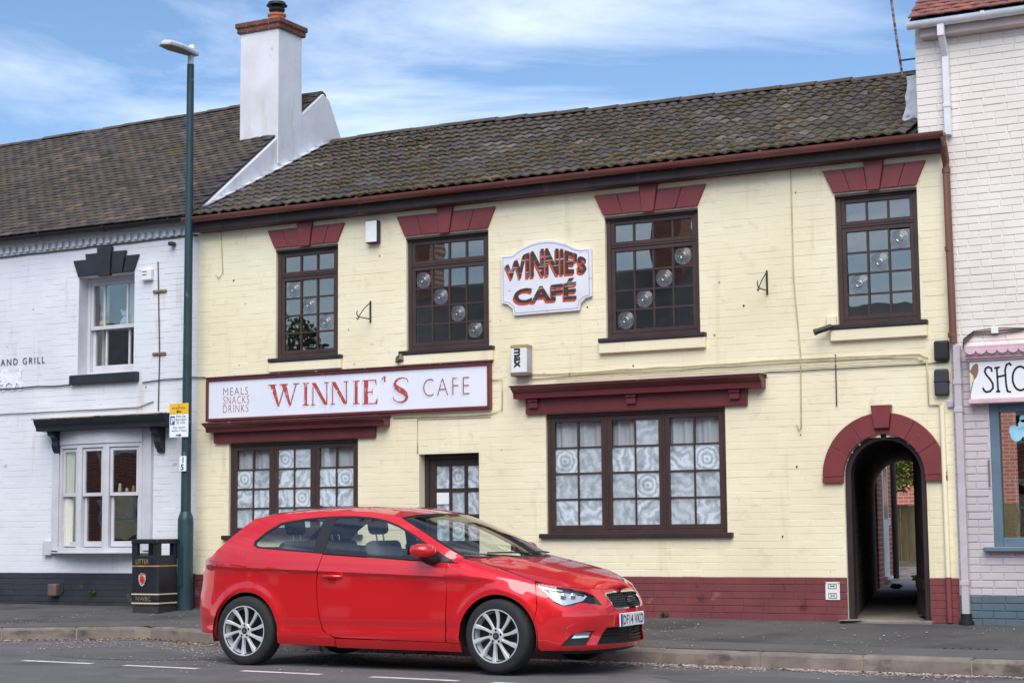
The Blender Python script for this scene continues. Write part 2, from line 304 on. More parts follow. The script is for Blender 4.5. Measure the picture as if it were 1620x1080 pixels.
# kerb: bedding + individual stones
g = MB(); xs = [-16+.25*i for i in range(100)]
g.add([p for x in xs for p in ((x,ky(x)+.004,zr(x)-.05),(x,ky(x)+.004,zr(x)+.100),(x,ky(x)+.125,zr(x)+.104))], [f for i in range(len(xs)-1) for f in ((3*i,3*i+3,3*i+4,3*i+1),(3*i+1,3*i+4,3*i+5,3*i+2))])
kerb = tag(g.build('kerb', M_mortar), kind='structure')
def stone_mesh(ln, seed):
    random.seed(seed); g = MB(); g.prismx([(0,-.12),(0,.082),(.012,.104),(.03,.114),(.125,.116),(.125,-.12)], 0.008, ln-.008)
    return g.mesh('kerb_stone', M_kerb, bevel=.006)
KM = [stone_mesh(.95, i) for i in range(3)]
x = -5.62-.95*6
for i in range(16):
    o = link('kerb_stone', KM[i%3], kerb, (x, 15.15-.006*random.random(), zr(x)+random.uniform(-.004,.004))); o.rotation_euler = (0, -(-.007)*1, 0); x += .95
for a, b in (((-16.2,13.9),(-15.4,14.395)),((-15.4,14.395),(-14.55,14.92)),((-14.55,14.92),(-13.9,15.43)),((-13.9,15.43),(-13.26,15.94)),((-13.26,15.94),(-12.64,15.72)),((-12.64,15.72),(-12.02,15.5)),((-12.02,15.5),(-11.32,15.31))):
    d = Vector(b)-Vector(a); o = link('kerb_stone', stone_mesh(d.length, 5), kerb, (a[0], a[1], zr(a[0]))); o.rotation_euler = (0, .007, math.atan2(d.y, d.x))
# opposite footway behind the camera
g = MB(); g.box(-60,40,-6,-2.9,-.2,.12); tag(g.build('far_pavement', M_pave), kind='structure')

# ------------------------------------------------------------------ masonry tools
def grid_wall(x0, x1, z0, z1, y0, y1, ops):
    xs = sorted(set([x0,x1]+[v for o in ops for v in o[:2] if x0 < v < x1])); zs = sorted(set([z0,z1]+[v for o in ops for v in o[2:4] if z0 < v < z1]))
    def opn(i, j):
        if i < 0 or j < 0 or i >= len(xs)-1 or j >= len(zs)-1: return True
        cx, cz = (xs[i]+xs[i+1])/2, (zs[j]+zs[j+1])/2
        return any(o[0] < cx < o[1] and o[2] < cz < o[3] for o in ops)
    g = MB()
    for i in range(len(xs)-1):
        for j in range(len(zs)-1):
            if opn(i,j): continue
            a,b,c,d = xs[i],xs[i+1],zs[j],zs[j+1]
            g.quad((a,y0,c),(b,y0,c),(b,y0,d),(a,y0,d)); g.quad((b,y1,c),(a,y1,c),(a,y1,d),(b,y1,d))
            if opn(i-1,j): g.quad((a,y1,c),(a,y0,c),(a,y0,d),(a,y1,d))
            if opn(i+1,j): g.quad((b,y0,c),(b,y1,c),(b,y1,d),(b,y0,d))
            if opn(i,j-1): g.quad((a,y0,c),(a,y1,c),(b,y1,c),(b,y0,c))
            if opn(i,j+1): g.quad((a,y0,d),(b,y0,d),(b,y1,d),(a,y1,d))
    return g
def sub_rect(r, ops):
    rs = [r]
    for o in ops:
        nx = []
        for a,b,c,d in rs:
            if o[1] <= a or o[0] >= b or o[3] <= c or o[2] >= d: nx.append((a,b,c,d)); continue
            if a < o[0]: nx.append((a,o[0],c,d))
            if b > o[1]: nx.append((o[1],b,c,d))
            m0, m1 = max(a,o[0]), min(b,o[1])
            if c < o[2]: nx.append((m0,m1,c,o[2]))
            if d > o[3]: nx.append((m0,m1,o[3],d))
        rs = nx
    return [q for q in rs if q[1]-q[0] > .03 and q[3]-q[2] > .022]
def brick_geo(g, a, b, c, d, y, rnd, k=1.):
    """one brick: chamfered, slightly uneven front face"""
    j = .0045 if k == 1 else .0026; p = (.006+rnd.random()*.0035)*(k if k == 1 else k+rnd.uniform(-.15,.2)); q = lambda: rnd.uniform(-.0016,.0016); jv = j if k == 1 else .0006
    vs = []
    for yy, e, s in ((y+.004, j*.75, jv*.75), (y-p*.7, j+.0006, jv+.0006), (y-p, j+.0035, jv+(.0035 if k == 1 else .007))):
        vs += [(a+s+q(), yy, c+e+q()), (b-s+q(), yy, c+e+q()), (b-s+q(), yy, d-e+q()), (a+s+q(), yy, d-e+q())]
    fs = [(8,9,10,11)]
    for k in (0,4): fs += [(k+i, k+(i+1)%4, k+4+(i+1)%4, k+4+i) for i in range(4)]
    g.add(vs, fs)
def lay_bricks(wall, x0, x1, z0, nc, y, ops, mat, seed, n_ind, LN=.2275, C=.075, cut=None, dk=1.):
    rnd = random.Random(seed); whole = []; rest = MB()
    for i in range(nc):
        c = z0+i*C; d = c+C; x = x0-(LN/2 if i%2 else 0)-rnd.uniform(0,.02); oo = list(ops)
        if cut:
            iv = cut((c+d)/2)
            if iv: oo.append((iv[0],iv[1],c-.01,d+.01))
        while x < x1:
            ln = LN+rnd.uniform(-.005,.005) if rnd.random() > .12 else LN/2
            a, b = max(x,x0), min(x+ln,x1); x += ln
            if b-a < .03: continue
            rs = sub_rect((a,b,c,d), oo)
            if len(rs) == 1 and rs[0] == (a,b,c,d) and abs(b-a-LN) < .006: whole.append((a,b,c,d))
            else:
                for q in rs: brick_geo(rest, *q, y, rnd, dk)
    whole.sort(key=lambda q: (q[0])**2+(q[2]-1.2)**2 + y*y)
    W0 = wl(wall); vs = []
    for k in range(8 if n_ind else 0):
        g = MB(); brick_geo(g, -LN/2, LN/2, -C/2, C/2, 0, rnd, dk); vs.append(g.mesh('brick', mat, recalc=False))
    for k, q in enumerate(whole):
        if k < n_ind: link('brick', vs[rnd.randrange(8)], wall, Vector(((q[0]+q[1])/2, y-rnd.random()*.002, (q[2]+q[3])/2))-W0)
        else: brick_geo(rest, *q, y, rnd, dk)
    if rest.f: tag(rest.build('brick_courses', mat, wall, recalc=False), kind='stuff')
def lay_tiles(roof, x0, x1, e, r, tw, gauge, nrow, vars_, mat, seed, n_ind, dz=None, half=True, jit=.004, maxw=None):
    """tiles on a slope from eave e=(y,z) to ridge r=(y,z); vars_ are tile meshes in local x (across), y (up the slope), z (off the slope)"""
    rnd = random.Random(seed); ang = math.atan2(r[1]-e[1], r[0]-e[0]); ca, sa = math.cos(ang), math.sin(ang); W0 = wl(roof); items = []
    for j in range(nrow):
        x = x0-(tw/2 if (j%2 and half) else 0)
        while x < x1-.01:
            s = j*gauge; px, py, pz = x, e[0]+s*ca, e[1]+s*sa + (dz(x+tw/2, s/(nrow*gauge)) if dz else 0)
            if x >= x0-.01 and x+tw <= x1+(.09 if half else .03): items.append((px,py,pz))
            x += tw
    items.sort(key=lambda p: p[0]**2+p[1]**2+(p[2]-1.2)**2); rests = {}
    for k, p in enumerate(items):
        me = vars_[min(len(vars_)-1, int(len(vars_)*abs(noise.noise((p[0]*1.9,p[1]*2.3,3.1)))*1.25)) if rnd.random() < .35 else rnd.randrange(len(vars_))]; rx = ang+rnd.uniform(-jit,jit)*3; ry = rnd.uniform(-jit,jit)*2
        if k < n_ind:
            o = link('tile', me, roof, Vector(p)-W0); o.rotation_euler = (rx, ry, rnd.uniform(-jit,jit))
        else:
            m = Matrix.Translation(p) @ Matrix.Rotation(rnd.uniform(-jit,jit),4,'Z') @ Matrix.Rotation(ry,4,'Y') @ Matrix.Rotation(rx,4,'X')
            rests.setdefault(me.materials[0].name, (me.materials[0], MB()))[1].add([m @ v.co for v in me.vertices], [tuple(f.vertices) for f in me.polygons])
    for mt_, rest in rests.values(): tag(rest.build('tile_rows', mt_, roof, recalc=False), kind='stuff')
def sill_box(name, x0, x1, y0, y1, z0, z1, mat, par, bev=.006): return MB().box(x0,x1,y0,y1,z0,z1).build(name, mat, par, bevel=bev)
def bullion(x0, x1, z0, z1, y, par, seed):
    rnd = random.Random(seed); cx, cz = (x0+x1)/2+rnd.uniform(-.012,.012), (z0+z1)/2+rnd.uniform(-.012,.012); rr = min(x1-x0, z1-z0)*.5
    g = MB(); g.box(x0,x1,y,y+.006,z0,z1)
    prof = [(rr,0),(rr*.93,-.005),(rr*.84,-.004),(rr*.76,-.011),(rr*.67,-.008),(rr*.58,-.016),(rr*.48,-.012),(rr*.38,-.024),(rr*.28,-.034),(rr*.2,-.026),(rr*.14,-.022),(rr*.1,-.032),(.001,-.034)]
    g.lathe([(a, h*.5-.002) for a, h in prof], 28, (cx, y, cz), 'y', cap=False)
    o = g.build('pane', M_bull, par, smooth=22, recalc=False, at=(cx,y,cz)); o.data.materials.append(M_glass)
    for i, p in enumerate(o.data.polygons): p.material_index = 1 if i < 6 or ((i-6)//28) in (1,3,5,8,10) else 0
    return o
def pane(x0, x1, z0, z1, y, par, m=None): return MB().box(x0,x1,y,y+.006,z0,z1).build('pane', m or M_glass, par, at=((x0+x1)/2,y,(z0+z1)/2))
def frame_ring(g, x0, x1, z0, z1, w, y0, y1, wb=None):
    wb = wb or w
    g.box(x0,x0+w,y0,y1,z0,z1); g.box(x1-w,x1,y0,y1,z0,z1); g.box(x0+w,x1-w,y0,y1,z1-w,z1); g.box(x0+w,x1-w,y0,y1,z0,z0+wb)
def light(win, x0, x1, z0, z1, nc, nr, y, mat, sw=.045, bar=.02, bull=(), pm_=None, seed=0):
    """one glazed light: sash ring, glazing bars, and every pane its own object; rows counted from the top"""
    g = MB(); frame_ring(g, x0, x1, z0, z1, sw, y, y+.05); s = g.build('sash', mat, win, bevel=.004)
    ix0, ix1, iz0, iz1 = x0+sw, x1-sw, z0+sw, z1-sw; g = MB()
    for k in range(1,nc): xc = ix0+(ix1-ix0)*k/nc; g.box(xc-bar/2,xc+bar/2,y+.006,y+.042,iz0,iz1)
    for k in range(1,nr): zc = iz0+(iz1-iz0)*k/nr; g.box(ix0,ix1,y+.009,y+.040,zc-bar/2,zc+bar/2)
    if nc*nr > 1: g.build('glazing_bar', mat, win)
    for i in range(nc):
        for j in range(nr):
            a = ix0+(ix1-ix0)*i/nc; b = ix0+(ix1-ix0)*(i+1)/nc; d = iz1-(iz1-iz0)*j/nr; c = iz1-(iz1-iz0)*(j+1)/nr
            if (j,i) in bull: bullion(a+bar/2,b-bar/2,c+bar/2,d-bar/2,y+.022,win,seed+i*7+j)
            else: pane(a,b,c,d,y+.022,win,pm_(j,i) if pm_ else None)
def lintel(bld, x0, x1, z0, z1, kx, kz, y=YW, mat=None, pieces=(.5,), pr=.03):
    """splayed flat arch of wedge blocks with a tall keystone; kx=(bl,br,tl,tr)"""
    mat = mat or M_red; sp = .11; tl, tr = x0-sp, x1+sp
    back = MB().prism([(x0,z0+.004),(x1,z0+.004),(tr-.004,z1-.004),(tl+.004,z1-.004)], y-.018, y+.01).build('lintel', mat, bld)
    bl, br, kl, kr = kx
    for side in (0,1):
        A, B, C_, D = ((x0,bl,tl,kl) if side == 0 else (br,x1,kr,tr)); cuts = [0]+list(pieces)+[1]
        for p, q in zip(cuts, cuts[1:]):
            e = .0035; f = lambda t: (A+(B-A)*t, C_+(D-C_)*t)
            MB().prism([(f(p)[0]+e,z0),(f(q)[0]-e,z0),(f(q)[1]-e,z1),(f(p)[1]+e,z1)], y-pr-random.random()*.002, y-.005).build('voussoir', mat, back, bevel=.003)
    MB().prism([(bl+.002,z0-.012),(br-.002,z0-.012),(kr,kz),(kl,kz)], y-pr-.022, y-.006).build('keystone', mat, back, bevel=.004)
    return back

# ------------------------------------------------------------------ the yellow cafe
cafe = empty('cafe_building', (-9.2, YW, .24), 'cream painted brick cafe with oxblood trim and brown windows', 'building')
CX0, CX1 = -14.01, -4.44
W1 = (-12.80,-11.875,3.335,4.70); W2 = (-10.90,-9.778,3.322,4.685); W3 = (-8.282,-7.155,3.318,4.694); W4 = (-5.609,-4.734,3.30,4.683)
LR = (-9.056,-6.89,1.161,2.505); LL = (-13.504,-11.585,1.17,2.315); DR = (-10.731,-9.925,.2,2.10)
AX, AR, AZ = -5.1635, .4285, 1.725
PS = (AX-AR, AX+AR, .1, AZ); PST = (AX-AR, AX+AR, AZ-.001, AZ+AR)
ops = [W1,W2,W3,W4,LR,LL,DR,PS,PST]
g = grid_wall(CX0, CX1, .15, 5.12, YW, YW+.26, ops)
for s in (-1,1):     # spandrels close the square opening down to the half circle
    arc = [(AX+s*AR*math.sin(R(6*k)), AZ+AR*math.cos(R(6*k))) for k in range(16)]
    g.prism([(AX+s*AR,AZ+AR)]+arc, YW+.0, YW+.26)
wall = g.build('wall', M_cream, cafe)
def cutf(z):
    if z < AZ: return (AX-AR, AX+AR)
    h = z-AZ
    return (AX-math.sqrt(AR**2-h*h), AX+math.sqrt(AR**2-h*h)) if h < AR else None
gr = grid_wall(CX0, CX1, .15, .69, YW-.003, YW+.0, [PS, (DR[0],DR[1],.1,3)]); plinth = gr.build('plinth', M_plinth, cafe)
lay_bricks(wall, CX0, CX1, .69, 58, YW, ops[:7], M_cream, 3, 300, cut=cutf, dk=.21)
lay_bricks(plinth, CX0, CX1, .69-.075*6, 6, YW-.003, [DR], M_plinth, 4, 160, cut=cutf, dk=.6)
# old screw holes and stubs
g = MB(); rnd = random.Random(41)
for k in range(46):
    x, z = rnd.uniform(CX0+.2,CX1-.2), rnd.uniform(1.,4.9)
    if any(o[0]-.15 < x < o[1]+.15 and o[2]-.3 < z < o[3]+.35 for o in ops): continue
    r_ = rnd.uniform(.006,.013); g.lathe([(r_,-.009),(r_*.8,-.003-rnd.random()*.012)], 7, (x,YW,z), 'y')
tag(g.build('old_fixings', M_blackp, wall), kind='stuff')
# windows
for n, (o, nc, bl) in enumerate(((W1,3,((0,0),(1,1),(2,2))),(W2,4,((0,0),(1,1),(2,2),(3,3))),(W3,4,((0,3),(1,2),(2,1),(3,0))),(W4,3,((0,2),(1,1),(2,0))))):
    x0,x1,z0,z1 = o; g = MB(); y = YW+.035; frame_ring(g, x0+.003, x1-.003, z0, z1-.003, .05, y, y+.09); zt = z1-.345
    g.box(x0+.05,x1-.05,y+.004,y+.085,zt-.012,zt+.012); g.box(x0+.002,x1-.002,YW-.012,y,z1-.03,z1-.004)
    w = g.build('window', M_brown, cafe, bevel=.004)
    light(w, x0+.052, x1-.052, zt+.014, z1-.055, nc, 1, y+.01, M_brown, .042)
    light(w, x0+.052, x1-.052, z0+.052, zt-.014, nc, 4, y+.01, M_brown, .045, bull=bl, seed=n*31)
    MB().box(x0-.075,x1+.075,YW-.07,y+.02,z0-.045,z0+.002).build('timber_sill', M_brown2, w, bevel=.006)
    MB().box(x0-.085+.01,x1+.078-.01,YW-.055,YW+.002,z0-.168,z0-.048).build('stone_sill', M_cream, w, bevel=.008)
ks = {0:(-12.418,-12.271,-12.462,-12.23),1:(-10.424,-10.285,-10.453,-10.232),2:(-7.805,-7.667,-7.837,-7.615),3:(-5.241,-5.113,-5.279,-5.059)}
for n, o in enumerate((W1,W2,W3,W4)): lintel(cafe, o[0]-.01, o[1]+.0, o[3]+.018, 4.945, ks[n], 5.018)
washes = [M_rings, M_strokes, M_strokes, M_haze]
def wash_fn(top, seed, rings):
    rnd = random.Random(seed)
    def f(j, i):
        if (j,i) in rings: return M_rings
        if j == 0: return rnd.choice(top)
        return rnd.choice([M_strokes, M_strokes, M_haze])
    return f
def triple(o, rset, seed):
    x0,x1,z0,z1 = o; y = YW+.03; g = MB(); frame_ring(g, x0+.003,x1-.003,z0,z1-.003,.04,y,y+.09); w3 = (x1-x0-.08)/3
    for k in (1,2): g.box(x0+.04+w3*k-.012,x0+.04+w3*k+.012,y+.003,y+.085,z0+.04,z1-.04)
    w = g.build('window', M_brown, cafe, bevel=.004)
    for k in range(3):
        a = x0+.04+w3*k+(.013 if k else .002); b = x0+.04+w3*(k+1)-(.013 if k < 2 else .002)
        light(w, a, b, z0+.042, z1-.045, 2, 4, y+.008, M_brown, .052, .018, pm_=wash_fn([M_gclear,M_gclear,M_haze], seed+k, rset[k]))
    MB().box(x0-.075,x1+.07,YW-.06,y+.02,z0-.05,z0+.002).build('timber_sill', M_brown2, w, bevel=.008)
    return w
wr = triple(LR, [{(1,0)},{(2,1)},{(1,1)}], 11); wll = triple(LL, [{(1,0)},{(0,0),(2,1)},{(1,1)}], 21)
# shop cornices
def cornice(x0, x1, zf0, zf1, c0, c1, zc0, zc1, corb):
    f = MB().box(x0,x1,YW-.05,YW+.01,zf0,zf1).build('shop_cornice', M_maroon, cafe, bevel=.004)
    zm = zc0+(zc1-zc0)*.45
    prof = [(YW-.005,zc0),(YW-.13,zc0),(YW-.135,zm),(YW-.15,zm+.008),(YW-.17,zm+.03),(YW-.195,zc1-.022),(YW-.205,zc1-.018),(YW-.205,zc1-.004),(YW-.005,zc1-.004)]
    MB().prismx(prof, c0, c1).build('crown_moulding', M_maroon, f, smooth=40)
    MB().box(c0-.015,c1+.015,YW-.215,YW-.003,zc1-.003,zc1+.012).build('weathered_cap', M_weather, f, bevel=.003)
    for x in corb:
        MB().box(x-.06,x+.06,YW-.10,YW-.05,zf1-.045,zf1-.008).build('corbel', M_maroon, f, bevel=.004)
        MB().box(x-.055,x+.055,YW-.085,YW-.05,zf1-.115,zf1-.05).build('corbel', M_maroon, f, bevel=.004)
    return f
cornice(-9.287,-6.625,2.508,2.69, -9.40,-6.42,2.685,2.818, (-9.175,-7.96,-6.75))
cornice(-13.707,-11.32,2.318,2.455, -13.77,-11.13,2.45,2.556, ())
# door
y = YW+.12; g = MB(); frame_ring(g, DR[0]+.003, DR[1]-.003, .2, 2.097, .055, y, y+.08); d = g.build('door', M_brown2, cafe, bevel=.004)
g = MB(); cols = [(-10.58,-10.405),(-10.37,-10.2),(-10.157,-10.005)]; rows = [(1.70,1.96),(1.395,1.655),(1.09,1.35)]
lx0, lx1, lz1 = -10.672, -9.984, 2.04
xsd = [lx0]+[v for c in cols for v in c]+[lx1]
for a, b in zip(xsd[0::2], xsd[1::2]): g.box(a,b,y+.02,y+.06,.25,lz1)
for a, b in cols:
    zz = [.25]+[v for r_ in rows[::-1] for v in r_]+[lz1]
    for c, e in zip(zz[0::2], zz[1::2]): g.box(a,b,y+.024,y+.056,c,e)
g.build('door_leaf', M_brown2, d)
for i, (a, b) in enumerate(cols):
    for j, (c, e) in enumerate(rows): pane(a,b,c,e,y+.035,d,[M_strokes,M_rings,M_strokes,M_haze][(i+2*j)%4])
tag(MB().box(-10.575,-10.41,y+.022,y+.0235,1.515,1.65).build('paper_notice', M_plas_w), 'blank white paper notice stuck in a cafe door pane', 'notice')
MB().box(-10.80,-9.86,YW-.02,YW+.2,.16,.262).build('doorstep', M_conc, cafe, bevel=.01)
# rooms behind the glass
g = MB(); g.box(CX0+.02,-6.72,YW+.27,YW+3.4,.2,.28); g.box(CX0+.02,CX1-.02,YW+.27,YW+5.4,2.72,2.9); g.box(CX0+.02,CX1-.02,YW+3.4,YW+3.5,2.9,5.1); g.box(CX0+.02,-6.72,YW+3.3,YW+3.4,.28,2.72)
g.box(CX0+.02,CX0+.12,YW+.27,YW+3.4,.28,5.1); g.box(CX1-.12,CX1-.02,YW+.27,YW+3.4,2.9,5.1); g.box(CX0+.02,CX1-.02,YW+.27,YW+5.4,5.02,5.1)
for xx in (-11.3,-9.05,-6.4): g.box(xx,xx+.1,YW+.27,YW+3.4,2.9,5.02)
g.box(-6.80,-6.72,YW+.27,YW+3.3,.28,2.72)
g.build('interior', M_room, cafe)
# arch surround
back = MB().prism([(AX+.645*math.cos(R(a)),AZ+(.645*math.sin(R(a)))) for a in range(0,181,6)]+[(AX+(AR-.0)*math.cos(R(a)),AZ+AR*math.sin(R(a))) for a in range(180,-1,-6)], YW-.024, YW-.006).build('arch_surround', M_red, cafe)
RO = .648
for a0, a1 in ((0,31),(31,58),(58,81),(99,122),(122,150),(150,180)):
    pts = [(AX+RO*math.cos(R(a0+(a1-a0)*k/6)),AZ+RO*math.sin(R(a0+(a1-a0)*k/6))) for k in range(7)]+[(AX+(AR-.006)*math.cos(R(a1-(a1-a0)*k/6)),AZ+(AR-.006)*math.sin(R(a1-(a1-a0)*k/6))) for k in range(7)]
    cx = sum(p[0] for p in pts)/14; cz = sum(p[1] for p in pts)/14
    MB().prism([(cx+(p[0]-cx)*.988, cz+(p[1]-cz)*.988) for p in pts], YW-.042, YW-.008).build('voussoir', M_red, back, bevel=.003)
MB().prism([(AX-.075,AZ+.485),(AX+.075,AZ+.485),(AX+.108,AZ+.722),(AX-.108,AZ+.722)], YW-.075, YW-.007).build('keystone', M_red, back, bevel=.005)
for s in (-1,1): MB().box(AX+s*.538-.11,AX+s*.538+.11,YW-.045,YW-.007,AZ-.062,AZ-.004).build('impost', M_red, back, bevel=.004)
# timber lining of the passage mouth
g = MB(); n = 24; Ri, Ro = AR-.062, AR-.003
ring = [(AX+Ro*math.cos(math.pi*k/n),AZ+Ro*math.sin(math.pi*k/n)) for k in range(n+1)]; rin = [(AX+Ri*math.cos(math.pi*k/n),AZ+Ri*math.sin(math.pi*k/n)) for k in range(n+1)]
g.prism([(AX+Ro,.22)]+ring+[(AX-Ro,.22),(AX-Ri,.22)]+rin[::-1]+[(AX+Ri,.22)], YW+.03, YW+.13)
g.build('passage_frame', M_brown2, cafe, bevel=.004)
# fascia, gutter, roof
MB().prismx([(YW+.02,5.005),(YW-.15,5.005),(YW-.165,5.02),(YW-.165,5.13),(YW+.02,5.13)], CX0-.05, CX1+.02).build('fascia', M_fascia, cafe, bevel=.004)
def half_gutter(bld, x0, x1, y, z, r, mat, name='gutter', step=1.0, drop=0.):
    g = MB(); n = 10; prof = [(y+r*math.cos(math.pi+math.pi*k/n), z+r*math.sin(math.pi+math.pi*k/n)) for k in range(n+1)]+[(y+(r-.006)*math.cos(2*math.pi-math.pi*k/n), z+(r-.006)*math.sin(2*math.pi-math.pi*k/n)) for k in range(n+1)]
    g.prismx(prof, x0, x1); o = g.build(name, mat, bld, smooth=40); x = x0+step*.6
    while x < x1:
        b = MB(); prof = [(y+(r+.005)*math.cos(math.pi+math.pi*k/n), z+(r+.005)*math.sin(math.pi+math.pi*k/n)) for k in range(n+1)]+[(y+r+.005,z+.012),(y-r-.005,z+.012)]
        b.prismx(prof, x-.018, x+.018); b.build('gutter_bracket', mat, o, smooth=40); x += step
    return o
half_gutter(cafe, CX0-.06, CX1+.07, YW-.235, 5.175, .062, M_gutter, step=1.02)
EV, RG = (YW-.26, 5.19), (20.6, 6.66); sl = math.hypot(RG[0]-EV[0], RG[1]-EV[1]); pitch = math.atan2(RG[1]-EV[1], RG[0]-EV[0])
def ridge_dz(x, f): return f*interp([(-14,.08),(-12,.09),(-10,.03),(-8,0),(-5,-.05)], x) - f*(1-f)*.06
def pantile(seed, w=.3, ln=.33, mt=None):
    rnd = random.Random(seed); g = MB(); n = 16; th = .016; vs = []
    prof = [(w*k/n+.002, .021*(.5-.5*math.cos(2*math.pi*2*k/n+.9))) for k in range(n+1)]
    for yy, lift, dz_ in ((-.03,.029,0),(-.03,.029,-th),(ln-.02,.004,0)):
        vs += [(x, yy+rnd.uniform(-.004,.004), lift+h+dz_+rnd.uniform(-.0015,.0015)) for x, h in prof]
    m = n+1; fs = [(i,i+1,2*m+i+1,2*m+i) for i in range(n)]+[(m+i,m+i+1,i+1,i) for i in range(n)]
    g.add(vs, fs); return g.mesh('tile', mt or M_tile, smooth=50)
nr = 14; gz = sl/nr
g = MB(); nseg = 20
xr = [CX0+(-4.70-CX0)*k/nseg for k in range(nseg+1)]
g.add([p for x in xr for p in ((x,EV[0]+.05,EV[1]-.01),(x,RG[0],RG[1]-.03+ridge_dz(x,1)),(x,RG[0]+3.2,5.2))], [f for i in range(nseg) for f in ((3*i,3*i+3,3*i+4,3*i+1),(3*i+1,3*i+4,3*i+5,3*i+2))])
croof = g.build('roof', M_fascia, cafe)
lay_tiles(croof, -4.745-.3*31, -4.745, EV, RG, .3, gz, nr, [pantile(i) for i in range(6)]+[pantile(6,mt=M_tile_b),pantile(7,mt=M_tile_b),pantile(8,mt=M_tile_c)], M_tile, 5, 300, ridge_dz, half=False)
def ridge_tiles(roof, x0, x1, y, zf, mat, ln=.45, r=.12):
    x = x1-ln*int((x1-x0)/ln); g = MB(); n = 8; prof = [(r*math.cos(math.pi*k/n), r*.55*math.sin(math.pi*k/n)) for k in range(n+1)]+[((r-.015)*math.cos(math.pi-math.pi*k/n), (r-.015)*.55*math.sin(math.pi-math.pi*k/n)-.004) for k in range(n+1)]
    g.prismx(prof, .004, ln-.004); me = g.mesh('ridge_tile', mat, smooth=40); W0 = wl(roof)
    while x < x1-.05:
        o = link('ridge_tile', me, roof, Vector((x,y,zf(x)+random.uniform(-.006,.006)))-W0); o.rotation_euler = (random.uniform(-.02,.02),random.uniform(-.012,.012),0); x += ln
ridge_tiles(croof, CX0+.05, -4.9, RG[0], lambda x: RG[1]-.015+ridge_dz(x,1), M_ptile)
# moss cushions on the lower courses
rnd = random.Random(9); g = MB()
ico = bmesh.new(); bmesh.ops.create_icosphere(ico, subdivisions=1, radius=1); iv = [v.co.copy() for v in ico.verts]; ifc = [tuple(v.index for v in f.verts) for f in ico.faces]; ico.free()
def blob(g, c, r, sq, rnd): g.add([(c[0]+v.x*r*rnd.uniform(.7,1.3), c[1]+v.y*r*rnd.uniform(.7,1.3), c[2]+v.z*r*sq*rnd.uniform(.7,1.3)) for v in iv], ifc)
for k in range(3000):
    x = rnd.uniform(CX0+.1,-4.9); f = min(rnd.random()**1.6, .97)
    if noise.noise((x*.9,f*3.2,2.3))+.25*(1-f) < .10: continue
    s = (int(f*nr)+rnd.uniform(-.05,.2))*gz
    blob(g, (x, EV[0]+s*math.cos(pitch), EV[1]+s*math.sin(pitch)+.035+ridge_dz(x,f)), rnd.uniform(.016,.045), .45, rnd)
tag(g.build('moss', M_moss, croof, smooth=180), kind='stuff')
# rendered upstand against the taller neighbour
g = MB(); rnd = random.Random(3); vs = []; nz = 9
for k in range(nz+1):
    z = 5.24+.80*k/nz
    for x in (-4.99+.06*(1-k/nz)+rnd.uniform(-.015,.015), -4.86, -4.69): vs.append((x, YW+.2+.5*k/nz+rnd.uniform(-.025,.025), z+rnd.uniform(-.01,.01)))
fs = [f for k in range(nz) for f in ((3*k,3*k+1,3*k+4,3*k+3),(3*k+1,3*k+2,3*k+5,3*k+4))]
m = len(vs); g.add(vs+[(x,y+.5,z) for x,y,z in vs], fs+[tuple(i+m for i in f[::-1]) for f in fs]+[(3*k,3*k+3,3*k+3+m,3*k+m) for k in range(nz)]+[(3*nz,3*nz+1,3*nz+1+m,3*nz+m),(3*nz+1,3*nz+2,3*nz+2+m,3*nz+1+m)])
g.build('flashing', M_lead, croof, smooth=60)
# downpipe
g = MB(); px = -4.405; g.tube([(px+.02,YW-.235,5.13),(px+.02,YW-.23,5.04),(px,YW-.075,4.9),(px,YW-.07,4.8),(px+.01,YW-.07,3.04)], .038, 12); dp = g.build('downpipe', M_pipe, cafe, smooth=50)
for z in (4.78,3.98,3.1): MB().lathe([(.044,0),(.044,.045)],12,(px,YW-.07,z)).build('pipe_collar', M_pipe, dp, smooth=40)
# ------------------------------------------------------------------ the white house on the left
wh = empty('white_house', (-18.0, YW, .27), 'white painted brick house with black plinth and tall white chimney', 'building')
HX0, HX1 = -26.0, -14.012
U = (-16.005,-15.055,3.29,4.60); B = (-16.25,-14.84,1.0,2.5)
g = grid_wall(HX0, HX1, .15, 5.2, YW, YW+.26, [U,B]); wwall = g.build('wall', M_white, wh)
lay_bricks(wwall, -19.2, HX1, .70, 59, YW, [U,B], M_white, 13, 300, dk=.24)
gp = grid_wall(HX0, HX1, .15, .70, YW-.004, YW, []); wpl = gp.build('plinth', M_wplinth, wh)
lay_bricks(wpl, -19.2, HX1, .70-.075*6, 6, YW-.004, [], M_wplinth, 14, 100, dk=.5)
M_sash = pm('grey_lilac_joinery', srgb(206,204,209), srgb(192,190,196), 3., .45, .12, 50)
M_blackw = pm('black_stone_paint', srgb(44,46,54), srgb(34,36,42), 3., .5, .3, 60)
